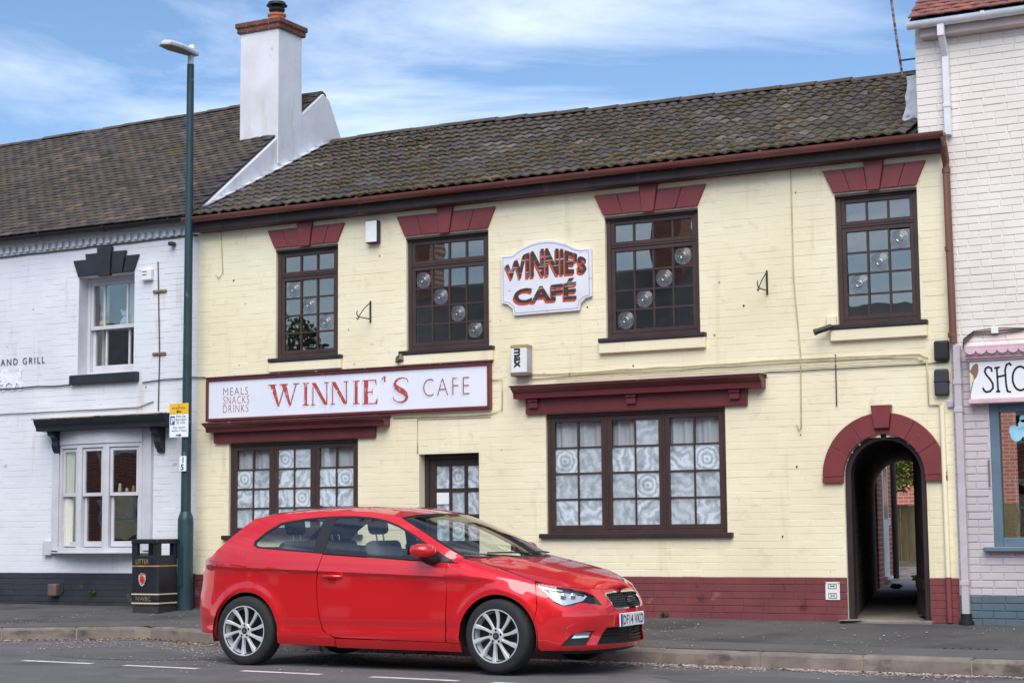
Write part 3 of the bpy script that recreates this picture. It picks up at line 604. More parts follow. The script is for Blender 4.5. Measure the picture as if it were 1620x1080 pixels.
# upper sash window
y = YW+.17; g = MB(); frame_ring(g, U[0]+.003, U[1]-.003, U[2], U[3]-.003, .05, y, y+.09); w = g.build('window', M_sash, wh, bevel=.004)
MB().box(U[0]+.001,U[0]+.006,YW,y,U[2],U[3]).build('reveal_lining', M_sash, w)
def sash(win, x0, x1, z0, z1, y, cols, rb=.05, rt_=.05, st=.045, bar=.025, pmats=None):
    g = MB(); g.box(x0,x0+st,y,y+.045,z0,z1); g.box(x1-st,x1,y,y+.045,z0,z1); g.box(x0+st,x1-st,y,y+.045,z0,z0+rb); g.box(x0+st,x1-st,y,y+.045,z1-rt_,z1)
    xs = [x0+st+(x1-x0-2*st)*c for c in cols]
    for c in xs[1:-1]: g.box(c-bar/2,c+bar/2,y+.005,y+.04,z0+rb,z1-rt_)
    g.build('sash', M_sash, win, bevel=.004)
    for a, b in zip(xs, xs[1:]): pane(a,b,z0+rb,z1-rt_,y+.02,win)
zm = 3.93
sash(w, U[0]+.054, U[1]-.054, zm-.03, U[3]-.055, y+.01, [0,.24,.76,1])
sash(w, U[0]+.054, U[1]-.054, U[2]+.054, zm+.03, y+.06, [0,.24,.76,1], rb=.08)
MB().box(U[0]-.09,U[1]+.10,YW-.07,y+.05,U[2]-.13,U[2]-.002).build('sill', M_blackw, w, bevel=.01)
back = MB().prism([(U[0],4.61),(U[1],4.61),(-15.0,4.80),(-16.06,4.80)], YW-.012, YW+.01).build('lintel', M_blackw, wh)
for (a,b,c,d,zt_,pr) in ((-16.0,-15.82,-16.09,-15.875,4.82,.03),(-15.815,-15.632,-15.87,-15.65,4.89,.045),(-15.425,-15.245,-15.405,-15.18,4.89,.045),(-15.24,-15.06,-15.175,-14.965,4.82,.03)):
    MB().prism([(a,4.60),(b,4.60),(d,zt_),(c,zt_)], YW-pr, YW-.004).build('voussoir', M_blackw, back, bevel=.004)
MB().prism([(-15.628,4.575),(-15.43,4.575),(-15.41,4.958),(-15.648,4.958)], YW-.07, YW-.004).build('keystone', M_blackw, back, bevel=.004)
# bowed ground-floor window
fac_ = [(-16.24,YW-.05),(-15.82,YW-.15),(-15.35,YW-.17),(-14.83,YW-.07)]
g = MB()
for x0, x1 in ((-16.36,-16.245),(-14.845,-14.70)): g.box(x0,x1,YW-.06,YW+.12,.99,2.55)
poly = [(-16.30,YW+.1)]+[(x,y_-.015) for x,y_ in fac_]+[(-14.79,YW+.1)]
g.prismz(poly, 2.37, 2.551); g.prismz(poly, .97, 1.03)
g.prismz([(-16.42,YW+.0)]+[(x+(.05 if x > -15.5 else -.05),y_-.07) for x,y_ in fac_]+[(-14.72,YW+.0)], .955, .972)
bw = g.build('bow_window', M_sash, wh, bevel=.004)
for (xa,ya),(xb,yb) in zip(fac_, fac_[1:]):
    d = Vector((xb-xa,yb-ya,0)); ln = d.length; ang = math.atan2(d.y,d.x)
    def put(gm, nm, mt, bev=.003):
        o = link(nm, gm.mesh(nm, mt, bevel=bev), bw, Vector((xa,ya,0))-wl(bw)); o.rotation_euler.z = ang; return o
    g = MB(); g.box(0,.05,0,.1,1.03,2.37); g.box(ln-.05,ln,0,.1,1.03,2.37); g.box(.05,ln-.05,.0,.1,2.32,2.37); put(g, 'mullion', M_sash)
    g = MB(); frame_ring(g, .055, ln-.055, 1.69, 2.315, .04, .02, .055); put(g, 'sash', M_sash)
    g = MB(); frame_ring(g, .055, ln-.055, 1.04, 1.74, .04, .06, .095, .07); put(g, 'sash', M_sash)
    put(MB().box(.09,ln-.09,.035,.040,1.725,2.28), 'pane', M_glass, 0); put(MB().box(.09,ln-.09,.075,.080,1.105,1.705), 'pane', M_glass, 0)
MB().box(-16.50,-16.36,YW-.07,YW,.93,1.12).build('sill_block', M_sash, bw, bevel=.006)
# hood over it
prof = [(YW,2.55),(YW-.27,2.55),(YW-.28,2.60),(YW-.31,2.64),(YW-.33,2.685),(YW-.33,2.70),(YW,2.70)]
hood = MB().prismx(prof, -16.46, -14.27).build('hood', M_blackw, wh, bevel=.003)
MB().box(-16.48,-14.25,YW-.34,YW-.003,2.702,2.716).build('weathered_cap', pm('lichened_cap', srgb(120,110,96), srgb(176,160,132), 9., .9, .8, 50, spots=[(srgb(60,56,54),7.,.55,.1)]), hood)
for x in (-16.28,-14.56):
    pts = [(YW-.003,2.55),(YW-.21,2.55),(YW-.20,2.50),(YW-.14,2.47),(YW-.11,2.42),(YW-.12,2.36),(YW-.09,2.29),(YW-.06,2.27),(YW-.055,2.24),(YW-.003,2.22)]
    MB().prismx(pts, x-.05, x+.05).build('bracket', M_blackw, hood, bevel=.006)
# eaves
dm = MB().box(-.03,.03,-.034,.0,-.04,.05).mesh('dentil', M_white, bevel=.004)
ev = MB().box(HX0,HX1,YW-.03,YW+.01,5.10,5.2).build('eaves_course', M_white, wh)
for k in range(46): link('dentil', dm, ev, Vector((-14.08-.118*k, YW-.005, 5.055))-wl(ev))
half_gutter(wh, HX0, HX1-.02, YW-.16, 5.205, .06, M_blackp, step=1.1)
WE, WR = (YW-.21, 5.215), (20.43, 7.40); wsl = math.hypot(WR[0]-WE[0], WR[1]-WE[1])
xr = [HX0+(HX1-HX0)*k/12 for k in range(13)]; g = MB(); wdz = lambda x, f: f*interp([(-20,-.05),(-16,0),(-14,.05)], x)+.02*math.sin(x*1.3)*f*(1-f)*3
g.add([p for x in xr for p in ((x,WE[0]+.05,WE[1]-.01),(x,WR[0],WR[1]-.03+wdz(x,1)),(x,WR[0]+1.6,5.0))], [f for i in range(12) for f in ((3*i,3*i+3,3*i+4,3*i+1),(3*i+1,3*i+4,3*i+5,3*i+2))])
wroof = g.build('roof', M_fascia, wh)
def plain(seed, mat, w=.165, ln=.2, th=.013):
    rnd = random.Random(seed); g = MB(); vs = []; q = lambda s: rnd.uniform(-s,s); cam_ = rnd.uniform(.002,.007)
    for yy, lift in ((-.006,.026),(ln,.006)):
        for k in range(4): vs.append((.002+(w-.004)*k/3, yy+q(.003), lift+cam_*(1-((k-1.5)/1.5)**2)+q(.001)))
    for k in range(4): vs.append((vs[k][0], vs[k][1], vs[k][2]-th))
    for k in (4,): pass
    g.add(vs, [(i,i+1,5+i,4+i) for i in range(3)]+[(8+i,9+i,1+i,i) for i in range(3)]+[(8,0,4),(3,11,7)])
    return g.mesh('tile', mat, recalc=False)
gw = .1; nrw = int(wsl/gw)
lay_tiles(wroof, HX1-.04-.167*41, HX1-.04, WE, WR, .167, gw, nrw, [plain(i, M_ptile) for i in range(6)]+[plain(6, M_ptile_b),plain(7, M_ptile_b),plain(8, M_ptile_c)], M_ptile, 15, 300, wdz)
ridge_tiles(wroof, -22, HX1+.03, WR[0], lambda x: WR[1]-.03+wdz(x,1), M_ptile, .4, .11)
rnd = random.Random(19); g = MB(); wp = math.atan2(WR[1]-WE[1], WR[0]-WE[0])
for k in range(900):
    x = rnd.uniform(-20.5,-14.1); f = rnd.random()**1.3
    if noise.noise((x*.8,f*3.4,7.3)) < .16: continue
    s = (int(f*nrw)+rnd.uniform(0,.15))*gw; blob(g, (x, WE[0]+s*math.cos(wp), WE[1]+s*math.sin(wp)+.025+wdz(x,f)), rnd.uniform(.01,.026), .5, rnd)
tag(g.build('moss', M_moss, wroof, smooth=180), kind='stuff')
# gable above the cafe roof and the stack
gp_ = [(17.50,5.19),(WR[0]-.02,WR[1]+.02),(20.56,7.35),(20.95,6.72),(22.5,5.0),(17.6,5.0)]
MB().prismx(gp_, -14.10, -13.945).build('gable_wall', M_render, wh, bevel=.01)
st = MB().prismx([(19.29,6.2),(19.87,6.2),(19.86,8.10),(19.29,8.10)], -14.585, -13.935).build('chimney', M_render, wh, bevel=.012)
for z0, e in ((8.10,.035),(8.172,.055)):
    MB().box(-14.585-e+.01,-13.935+e-.01,19.29-e+.01,19.87+e-.01,z0,z0+.072).build('cap_course', M_mortar, st)
    rnd = random.Random(int(z0*100))
    for (ax, n, fixed) in (('x',4,19.29-e),('y',4,-13.935+e)):
        L0, L1 = ((-14.585-e,-13.935+e) if ax == 'x' else (19.29-e,19.87+e))
        for k in range(n):
            a = L0+(L1-L0)*k/n+.005; b = L0+(L1-L0)*(k+1)/n-.005
            bb = MB().box(a,b,fixed,fixed+.1,z0+.004,z0+.068) if ax == 'x' else MB().box(fixed-.1,fixed+.002,a+.0,b,z0+.003,z0+.069)
            bb.build('brick', M_capb, st, bevel=.006)
MB().prismx([(19.27,8.243),(19.89,8.243),(19.78,8.28),(19.40,8.28)], -14.56, -14.0).build('flaunching', M_conc, st, bevel=.01)
pot = MB().lathe([(.13,8.240),(.125,8.292),(.11,8.326),(.115,8.360),(.13,8.369),(.13,8.395),(.1,8.395)], 20, (-14.17,19.58,0)).build('chimney_pot', M_terra, st, smooth=40)
MB().lathe([(.075,8.386),(.085,8.455),(.11,8.446),(.115,8.472),(.06,8.472),(.06,8.515),(.15,8.520),(.135,8.532),(.12,8.567),(.03,8.584)], 20, (-14.17,19.58,0)).build('cowl', M_blackp, st, smooth=35)
g = MB(); g.box(-14.66,-13.95,19.17,19.30,6.40,6.425); o = g.build('lead_apron', M_render, st, bevel=.01)
# stepped soakers where the cafe roof meets the gable
for k in range(13):
    s = .35+k*.235; yy = EV[0]+s*math.cos(pitch); zz = EV[1]+s*math.sin(pitch)+.06+ridge_dz(-13.9, s/sl)
    o = MB().box(-13.945,-13.86,yy-.10,yy+.1,zz-.006,zz+.006).build('flashing_step', M_render if k%3 else M_lead, wh, at=(-13.90,yy,zz)); o.rotation_euler = (pitch, -.1, 0)
# room shell
g = MB(); g.box(HX0,HX1,YW+3.2,YW+3.3,.2,5.1); g.box(HX0,HX1,YW+.27,YW+3.2,2.75,2.9); g.box(HX1-.1,HX1,YW+.27,YW+3.2,.3,5.1); g.box(-18,-17.9,YW+.27,YW+3.2,.3,5.1); g.box(HX0,HX1,YW+.27,YW+3.2,.2,.3); g.box(HX0,HX1,YW+.27,YW+3.2,5.02,5.1)
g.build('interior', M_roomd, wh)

# ------------------------------------------------------------------ the pink shop on the right
ps = empty('pink_shop', (-1.5, YW, .22), 'taller pale pink brick shop with lilac ground floor', 'building')
SW = (-4.08,-1.2,1.0,2.42); SX0, SX1 = -4.439, 3.0
pw = grid_wall(SX0, SX1, .15, 5.1, YW, YW+.26, [SW]).build('wall', M_pink, ps)
pw2 = grid_wall(-4.70, SX1, 5.1, 6.36, YW, YW+.26, []).build('upper_wall', M_pink, ps)
lay_bricks(pw, SX0, -2.6, 2.97, 29, YW, [], M_pink, 31, 300); lay_bricks(pw2, -4.70, -2.6, 5.145, 16, YW, [], M_pink, 32, 130)
lw = grid_wall(SX0, SX1, .5, 2.97, YW-.003, YW, [SW]).build('lilac_wall', M_lilac, ps)
lay_bricks(lw, SX0, -2.6, .52, 32, YW-.003, [SW], M_lilac, 33, 260)
pl = grid_wall(SX0, SX1, .15, .52, YW-.006, YW-.003, []).build('plinth', M_slateblue, ps); lay_bricks(pl, SX0, -2.6, .22, 4, YW-.006, [], M_slateblue, 34, 60)
MB().box(-4.702,-4.60,YW+.262,YW+6,4.9,6.36).build('flank_wall', M_pink, ps)
g = MB(); frame_ring(g, SW[0], SW[1], SW[2], SW[3], .09, YW+.0, YW+.1); sw_ = g.build('shop_window', pm('grey_blue_joinery', srgb(104,124,138), srgb(92,112,126), 3., .45, .1, 50), ps, bevel=.006)
MB().box(SW[0]+.09,SW[1]-.09,YW+.05,YW+.058,SW[2]+.09,SW[3]-.09).build('pane', M_glass, sw_); MB().box(SW[0]-.09,SW[1]+.09,YW-.09,YW+.05,SW[2]-.045,SW[2]-.002).build('sill', sw_.data.materials[0], sw_, bevel=.006)
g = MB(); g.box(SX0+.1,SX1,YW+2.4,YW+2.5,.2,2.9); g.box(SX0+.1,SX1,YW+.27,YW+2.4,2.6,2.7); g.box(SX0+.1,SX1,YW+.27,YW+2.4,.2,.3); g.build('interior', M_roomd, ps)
g = MB(); g.box(-4.62,SX1,YW-.14,YW+.01,6.20,6.30); g.build('soffit', pm('pinkish_soffit_paint', srgb(206,190,182), srgb(186,170,164), 3., .6, .2, 40), ps, bevel=.01)
half_gutter(ps, -4.72, SX1, YW-.2, 6.345, .062, M_wpipe, step=1.3)
PE, PR = (YW-.24, 6.38), (21.5, 9.4)
g = MB(); g.quad((-4.70,PE[0]+.04,PE[1]-.01),(SX1,PE[0]+.04,PE[1]-.01),(SX1,PR[0],PR[1]-.03),(-4.70,PR[0],PR[1]-.03)); proof = g.build('roof', M_fascia, ps)
lay_tiles(proof, -4.70, -2.6, PE, PR, .167, .1, 16, [plain(i+20, M_rtile) for i in range(6)], M_rtile, 35, 150)
px = -4.375
g = MB(); g.box(px-.035,px+.035,YW-.235,YW-.165,6.17,6.31); p_ = g.build('downpipe', M_wpipe, ps, bevel=.006)
MB().prismx([(YW-.235,6.19),(YW-.165,6.19),(YW-.02,6.07),(YW-.02,5.99),(YW-.09,5.99)], px-.032, px+.032).build('swan_neck', M_wpipe, p_, bevel=.006)
MB().box(px-.033,px+.033,YW-.088,YW-.02,5.17,6.01).build('pipe_length', M_wpipe, p_, bevel=.006)
MB().box(px-.038,px+.038,YW-.093,YW-.015,5.46,5.5).build('pipe_socket', M_wpipe, p_, bevel=.004)
lp = MB().box(px-.028,px+.045,YW-.09,YW-.02,.335,3.02).build('lower_downpipe', M_lpipe, ps, bevel=.008)
for z in (2.62,2.34,.62): MB().box(px-.034,px+.051,YW-.096,YW-.015,z,z+.05).build('pipe_socket', M_lpipe, lp, bevel=.004)
MB().lathe([(.075,.24),(.075,.27),(.055,.28),(.055,.345)], 14, (px+.008,YW-.055,0)).build('drain_shoe', M_blackp, lp, smooth=40)
# ------------------------------------------------------------------ passage and back yard (runs back at a slant)
def brick_mat(name, c1, c2, mort, ax=0):
    m = pm(name, c1, rough=.9); t = m.node_tree; b = t.nodes['Principled BSDF']
    tcn = N(t, 'ShaderNodeTexCoord'); s = N(t, 'ShaderNodeSeparateXYZ'); c = N(t, 'ShaderNodeCombineXYZ'); bt = N(t, 'ShaderNodeTexBrick', i={'Color1': c1, 'Color2': c2, 'Mortar': mort, 'Scale': 1., 'Brick Width': .225, 'Row Height': .075, 'Mortar Size': .006, 'Bias': -.2})
    t.links.new(tcn.outputs['Object'], s.inputs[0]); t.links.new(s.outputs[ax], c.inputs[0]); t.links.new(s.outputs[2], c.inputs[1]); t.links.new(c.outputs[0], bt.inputs['Vector']); t.links.new(bt.outputs['Color'], b.inputs['Base Color'])
    bp = N(t, 'ShaderNodeBump', i={'Strength': .6, 'Distance': .006}, invert=True); t.links.new(bt.outputs['Fac'], bp.inputs['Height']); t.links.new(bp.outputs[0], b.inputs['Normal'])
    return m
M_tun = brick_mat('dark_passage_brick', srgb(96,84,78), srgb(78,68,64), srgb(110,102,94), 1)  # passage brick in darker, greyer tones than the yard brick
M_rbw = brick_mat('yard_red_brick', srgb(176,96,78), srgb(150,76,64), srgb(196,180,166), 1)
M_rbf = brick_mat('back_house_red_brick', srgb(178,104,86), srgb(156,86,72), srgb(192,178,162), 0)
SL = R(15.0)
def rot(o, a, loc):
    o.location = Vector(loc)-wl(o.parent) if o.parent else Vector(loc); o.rotation_euler.z = a; return o
n = 16; TL = 8.3
g = MB(); g.box(-.12,0,.0,TL,-.05,1.9); 
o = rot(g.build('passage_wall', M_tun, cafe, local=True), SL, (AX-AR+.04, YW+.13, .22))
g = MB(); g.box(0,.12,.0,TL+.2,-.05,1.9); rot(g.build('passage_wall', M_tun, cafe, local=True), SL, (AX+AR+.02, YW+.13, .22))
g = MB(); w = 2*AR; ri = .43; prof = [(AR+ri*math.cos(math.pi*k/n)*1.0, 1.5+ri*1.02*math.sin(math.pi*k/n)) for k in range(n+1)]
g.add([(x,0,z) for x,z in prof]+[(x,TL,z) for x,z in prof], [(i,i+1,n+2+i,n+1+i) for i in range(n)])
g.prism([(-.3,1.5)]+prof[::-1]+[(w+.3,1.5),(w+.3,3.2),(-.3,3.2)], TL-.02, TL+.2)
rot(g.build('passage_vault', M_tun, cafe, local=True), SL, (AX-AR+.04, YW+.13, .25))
g = MB(); g.add([(-.15,-.28,.0),(w+.1,-.05,.0),(w+.2,TL,.02),(-.15,TL,.02)], [(0,1,2,3)])
tag(rot(g.build('passage_floor', M_conc, None, local=True), SL, (AX-AR+.04, YW+.1, .262)), kind='structure')
g = MB(); g.box(AX-AR-.02,AX+AR+.03,YW-.1,YW+.2,.2,.268); g.build('threshold', M_conc, cafe, bevel=.012)
# gate leaf folded back against the right side
g = MB(); g.box(0,.04,0,.78,.02,2.0); g.box(.0,-.015,.02,.76,.3,.4)
gate = rot(g.build('passage_gate', M_brown2, None, local=True, bevel=.004), R(21.5), (AX+AR-.075, YW+.10, .27)); tag(gate, 'tall dark brown gate folded back inside the arched passage', 'gate')
# yard
p0 = Vector((AX-AR+.04-math.sin(SL)*TL, YW+.13+math.cos(SL)*TL, .26))
g = MB(); g.add([(-12.5,p0.y-.4,.265),(-5,p0.y-.2,.265),(-5,31,.5),(-12.5,31,.5),(-14,31,.5),(-14,46,.55),(-4,46,.55),(-4,31,.5)], [(0,1,2,3),(4,7,6,5)])
tag(g.build('yard_path', pm('cracked_yard_concrete', srgb(170,165,160), srgb(140,134,128), 2., .9, .6, 60, spots=[(srgb(98,92,70),2.4,.58,.08)])), kind='structure')
A8 = R(10.5)
wing = empty('rear_wing', (p0.x+.01, p0.y, .22), 'red brick rear wing with white door seen through the passage', 'building'); wing.rotation_euler.z = A8
def wbox(nm, m, b, par=None, bev=0): 
    o = MB().box(*b).build(nm, m, par or wing, local=True, bevel=bev); return o
wbox('wall', M_rbw, (-3,0,.21,2.9,0,4.2))
wd_ = wbox('door', M_plas_w, (-.05,.012,.92,1.70,.22,2.0), bev=.006); wbox('door_panel', glass('obscured_glass', (.7,.74,.76,1), .08, gloss=.2), (.013,.016,1.04,1.58,1.1,1.9), wd_); wbox('door_handle', M_plas_w, (.012,.045,1.6,1.65,1.0,1.12), wd_, .004); wbox('doorstep', M_plas_w, (.0,.06,.9,1.72,.17,.22), wd_, .006)
g = MB(); g.tube([(.05,2.3,0.05),(.05,2.3,4.0)], .045, 10); g.build('downpipe', M_blackp, wing, local=True, smooth=40)
# fence
fx0, fx1, fy = -12.0, -5.2, 31.0
fen = empty('board_fence', (-8.6, fy, .5), 'weathered green brown close board fence across the yard', 'fence'); M_fb = pm('weathered_fence_board', srgb(142,128,92), srgb(112,102,72), 2.2, .9, .5, 40, stretch=(3,3,.5), spots=[(srgb(78,82,52),1.2,.56,.12)])
MB().box(fx0,fx1,fy-.02,fy+.06,.49,.60).build('gravel_board', M_conc, fen)
rails = MB().box(fx0,fx1,fy+.012,fy+.05,.9,.97).box(fx0,fx1,fy+.012,fy+.05,1.3,1.37).build('rail', M_fb, fen); fbm = MB().box(0,.136,0,.014,0,1.0).mesh('board', M_fb, bevel=.003)
for k in range(48): link('board', fbm, fen, Vector((fx0+.14*k, fy-.006+(k%2)*.008, .59+random.uniform(-.008,.008)))-wl(fen))
# house beyond the fence
bh = empty('back_house', (-9.5, 37, .5), 'red brick house with white window behind the fence', 'building')
BW = (-10.15,-9.0,1.25,2.75); bwall = grid_wall(-13.5,-6.5,.4,5,37,37.3,[BW]).build('wall', M_rbf, bh)
g = MB(); frame_ring(g,*BW,.08,36.98,37.08); g.box(BW[0],BW[1],36.985,37.07,2.0,2.08); bwn = g.build('window', M_plas_w, bh); MB().box(BW[0]+.08,BW[1]-.08,37.03,37.036,BW[2]+.08,2.0).build('pane', M_glass, bwn); MB().box(BW[0]+.08,BW[1]-.08,37.03,37.036,2.08,BW[3]-.08).build('pane', M_glass, bwn)
MB().box(BW[0],BW[1],37.2,37.22,BW[2],BW[3]).build('blind', pm('cream_blind', srgb(214,214,200), rough=.9), bwn)
MB().prismx([(36.7,5),(40,7.6),(43.3,5)], -13.6,-6.4).build('roof', M_ptile, bh)
# shrub hanging over the fence
def leafy(name, trunk, crowns, mat, label, cat, n, ls, seed, group=None, tr=.06):
    rnd = random.Random(seed); t = empty(name, trunk[0], label, cat, group); g = MB(); g.tube(trunk, [tr*(1-.7*i/(len(trunk)-1)) for i in range(len(trunk))], 8)
    top = Vector(trunk[-1])
    for c, r in crowns: g.tube([top.lerp(Vector(trunk[0]), .35), (top+Vector(c))/2+Vector((rnd.uniform(-.1,.1),0,.05)), c], [tr*.5,tr*.3,tr*.12], 6)
    g.build('trunk', pm(name+'_bark', srgb(86,74,60), srgb(64,56,48), 6., .9, .6, 40), t, smooth=60); g = MB()
    for k in range(n):
        c, r = crowns[rnd.randrange(len(crowns))]; v = Vector((rnd.gauss(0,1),rnd.gauss(0,1),rnd.gauss(0,1))).normalized()*r*rnd.random()**.45; v.z *= .75; p = Vector(c)+v
        if noise.noise(p*2.1/max(.4,r)) < -.12: continue
        a = Vector((rnd.gauss(0,1),rnd.gauss(0,1),rnd.gauss(0,.7))).normalized(); b = a.cross(Vector((rnd.gauss(0,1),rnd.gauss(0,1),rnd.gauss(0,1)))).normalized(); s = ls*rnd.uniform(.6,1.3)
        g.add([p-a*s, p+b*s*.45, p+a*s, p-b*s*.45], [(0,1,2,3)])
    g.build('crown', mat, t, recalc=False); return t
M_leafy = pm('yellow_green_leaf', srgb(122,132,52), srgb(92,108,40), 3., .6, spots=[(srgb(156,146,70),4.,.56,.1)]); M_leaf = pm('mid_green_leaf', srgb(82,98,48), srgb(60,76,38), 1.2, .6)
leafy('overhanging_shrub', [(-7.3,31.9,.5),(-7.4,31.7,1.4),(-7.7,31.4,2.5)], [((-8.9,30.7,2.25),.65),((-8.3,30.9,2.45),.6),((-9.5,31.1,2.6),.6),((-7.7,31.0,2.7),.7)], M_leafy, 'yellow green shrub hanging over the yard fence', 'shrub', 11000, .05, 3)
def weed(name, loc, n, h, label, seed, mat=None):
    rnd = random.Random(seed); g = MB(); x,y,z = loc
    for k in range(n):
        a = rnd.uniform(0,6.28); r = rnd.uniform(.2,1)*h; t = Vector((math.cos(a),math.sin(a),0)); s = Vector((-t.y,t.x,0)); b = Vector(loc)+t*rnd.uniform(0,h*.2); m = b+t*r*.5+Vector((0,0,h*rnd.uniform(.5,1))); e = b+t*r*1.0+Vector((0,0,h*rnd.uniform(.3,.9))); w_ = h*rnd.uniform(.06,.13)
        g.add([b,m-s*w_,e,m+s*w_], [(0,1,2),(0,2,3)])
    return tag(g.build(name, mat or M_leaf, None, recalc=False, at=loc), label, 'weed')
weed('weed', (p0.x+.22, p0.y+.25, .27), 50, .10, 'low green weeds at the foot of the yard wall', 4); weed('weed', (p0.x+.1, p0.y+1.9, .33), 40, .12, 'low green weeds under the yard downpipe', 8)
weed('weed', (-15.66, YW-.03, .42), 22, .06, 'small green weed growing from the black plinth', 5)
weed('weed', (-7.63, YW-.03, .26), 26, .06, 'small moss tuft at the foot of the oxblood plinth', 6)

# ------------------------------------------------------------------ houses across the street, seen only in the glass
M_slate = pm('grey_slate_roof', srgb(120,118,116), srgb(98,96,96), 2., .7)
def opposite(name, x0, x1, eave, ridge, mat, label, wins, chim=None):
    b = empty(name, ((x0+x1)/2, -5, .1), label, 'building')
    grid_wall(x0, x1, -.1, eave, -5.3, -5.0, wins).build('wall', mat, b)
    MB().box(x0,x1,-12,-11.8,-.1,eave).box(x0,x0+.2,-11.8,-5.3,-.1,eave).box(x1-.2,x1,-11.8,-5.3,-.1,eave).build('side_wall', mat, b)
    MB().prismx([(-4.75,eave-.05),(-8.5,ridge),(-12.3,eave-.05)], x0-.05, x1+.05).build('roof', M_slate, b)
    for o in wins:
        g = MB(); frame_ring(g, *o, .07, -5.1, -5.02); g.box(o[0],o[1],-5.09,-5.03,(o[2]+o[3])/2-.03,(o[2]+o[3])/2+.03); f = g.build('window', M_plas_w, b)
        MB().box(o[0]+.07,o[1]-.07,-5.06,-5.055,o[2]+.07,o[3]-.07).build('pane', M_glass, f); MB().box(o[0],o[1],-5.5,-5.45,o[2],o[3]).build('blind', M_roomd, f)
    for c in (chim or []): MB().box(c-.45,c+.45,-8.9,-8.1,ridge-1,ridge+1.5).build('chimney', M_rbf, b)
def wn(x0, x1, zs, n): return [(x0+(x1-x0)*(k+.5)/n-.5, x0+(x1-x0)*(k+.5)/n+.5, z, z+1.4) for k in range(n) for z in zs]
opposite('facing_terrace_house', -15.5, -4, 4.6, 6.9, M_rbf, 'low red brick house across the street reflected in panes', wn(-15.5,-4,(.9,3.0),4))
opposite('facing_terrace_house', -27.5, -15.6, 5.0, 8.3, M_rbf, 'taller red brick house across the street reflected in panes', wn(-27.5,-15.6,(.9,3.3),4), (-18.6,-26.5))
opposite('facing_terrace_house', -3.9, 9, 5.0, 7.6, M_rbf, 'brick house behind the photographer reflected in car paint', wn(-3.9,9,(.9,3.1),4), (2,))
opposite('facing_terrace_house', -62, -34, 5.2, 8.0, M_rbf, 'added unseen brick terrace far down the street reflected in the bow window', wn(-62,-34,(.9,3.1),9), (-40,-50))  # unseen terrace added so the bow window reflects walls, not bare ground
leafy('street_tree', [(-31,-7,0),(-31.1,-7,2.4),(-31,-6.8,4.2)], [((-31.5,-6.5,5),1.8),((-29.8,-6.8,5.2),1.7),((-32.5,-7.5,5.6),1.9),((-30.8,-7,6.6),1.6)], M_leaf, 'round street tree across the road reflected in far left panes', 'tree', 9000, .13, 12, tr=.22)
# ------------------------------------------------------------------ signs and fittings on the fronts
def put_text(txt, x, z, y, size, mat, par, name='lettering', rotz=0, roty=0, **k):
    me = text_mesh(txt, size, mat, name, **k); o = link(name, me, par, Vector((x,y,z))-(wl(par) if par else Vector()))
    o.rotation_euler = (0, roty, rotz); return o
def fit_text(txt, x0, x1, z0, z1, y, mat, par, name='lettering', **k):
    """text stretched to fill a box"""
    me = text_mesh(txt, 1., mat, name, **k); xs = [v.co.x for v in me.vertices]; zs = [v.co.z for v in me.vertices]
    a, b, c, d = min(xs), max(xs), min(zs), max(zs)
    for v in me.vertices: v.co = (x0+(v.co.x-a)/(b-a)*(x1-x0), v.co.y, z0+(v.co.z-c)/(d-c)*(z1-z0))
    W0 = wl(par) if par else Vector()
    return link(name, me, par, Vector((0,y,0))-W0)
def worn(name, c, c2, s=(1,1,1), scale=9., th=.5): return pm(name, c, rough=.6, spots=[(c2, scale, th, .07, s)])
M_lred = worn('faded_red_lettering', srgb(176,70,62), srgb(226,222,226), (2.5,1,.7), 16., .59); M_lredt = worn('faded_thin_lettering', srgb(158,72,64), srgb(226,222,226), (1,1,1), 22., .62); M_lblue = pm('ghost_shadow_lettering', srgb(206,212,224), srgb(222,226,236), 14., .6)
sg = empty('fascia_sign', (-11.78, YW-.03, 2.597), 'long white cafe fascia sign with faded red WINNIE\'S CAFE lettering', 'sign')
MB().box(-13.80,-12.029,YW-.05,YW-.011,2.61,3.125).build('panel', M_signw, sg); MB().box(-12.025,-9.76,YW-.05,YW-.011,2.61,3.125).build('panel', M_signw, sg)
g = MB(); frame_ring(g, -13.825,-9.737,2.592,3.137,.038,YW-.075,YW-.008); g.build('frame', M_maroon, sg, bevel=.008)
MB().box(-13.84,-9.73,YW-.085,YW-.006,3.1375,3.150).build('weathered_cap', M_weather, sg)
ys = YW-.0525
for t, a, b, c, d in (('MEALS',-13.562,-13.178,2.912,3.005),('SNACKS',-13.561,-13.160,2.803,2.897),('DRINKS',-13.563,-13.173,2.695,2.790)): fit_text(t, a, b, c, d, ys, M_lredt, sg, space=1.15, bold=-.014)
fit_text('CAFE', -10.64, -10.016, 2.772, 2.978, ys, M_lredt, sg, space=1.2, bold=-.022)
fit_text('CAFE', -10.66, -10.036, 2.755, 2.961, ys+.0006, M_lblue, sg, space=1.2, bold=-.02)
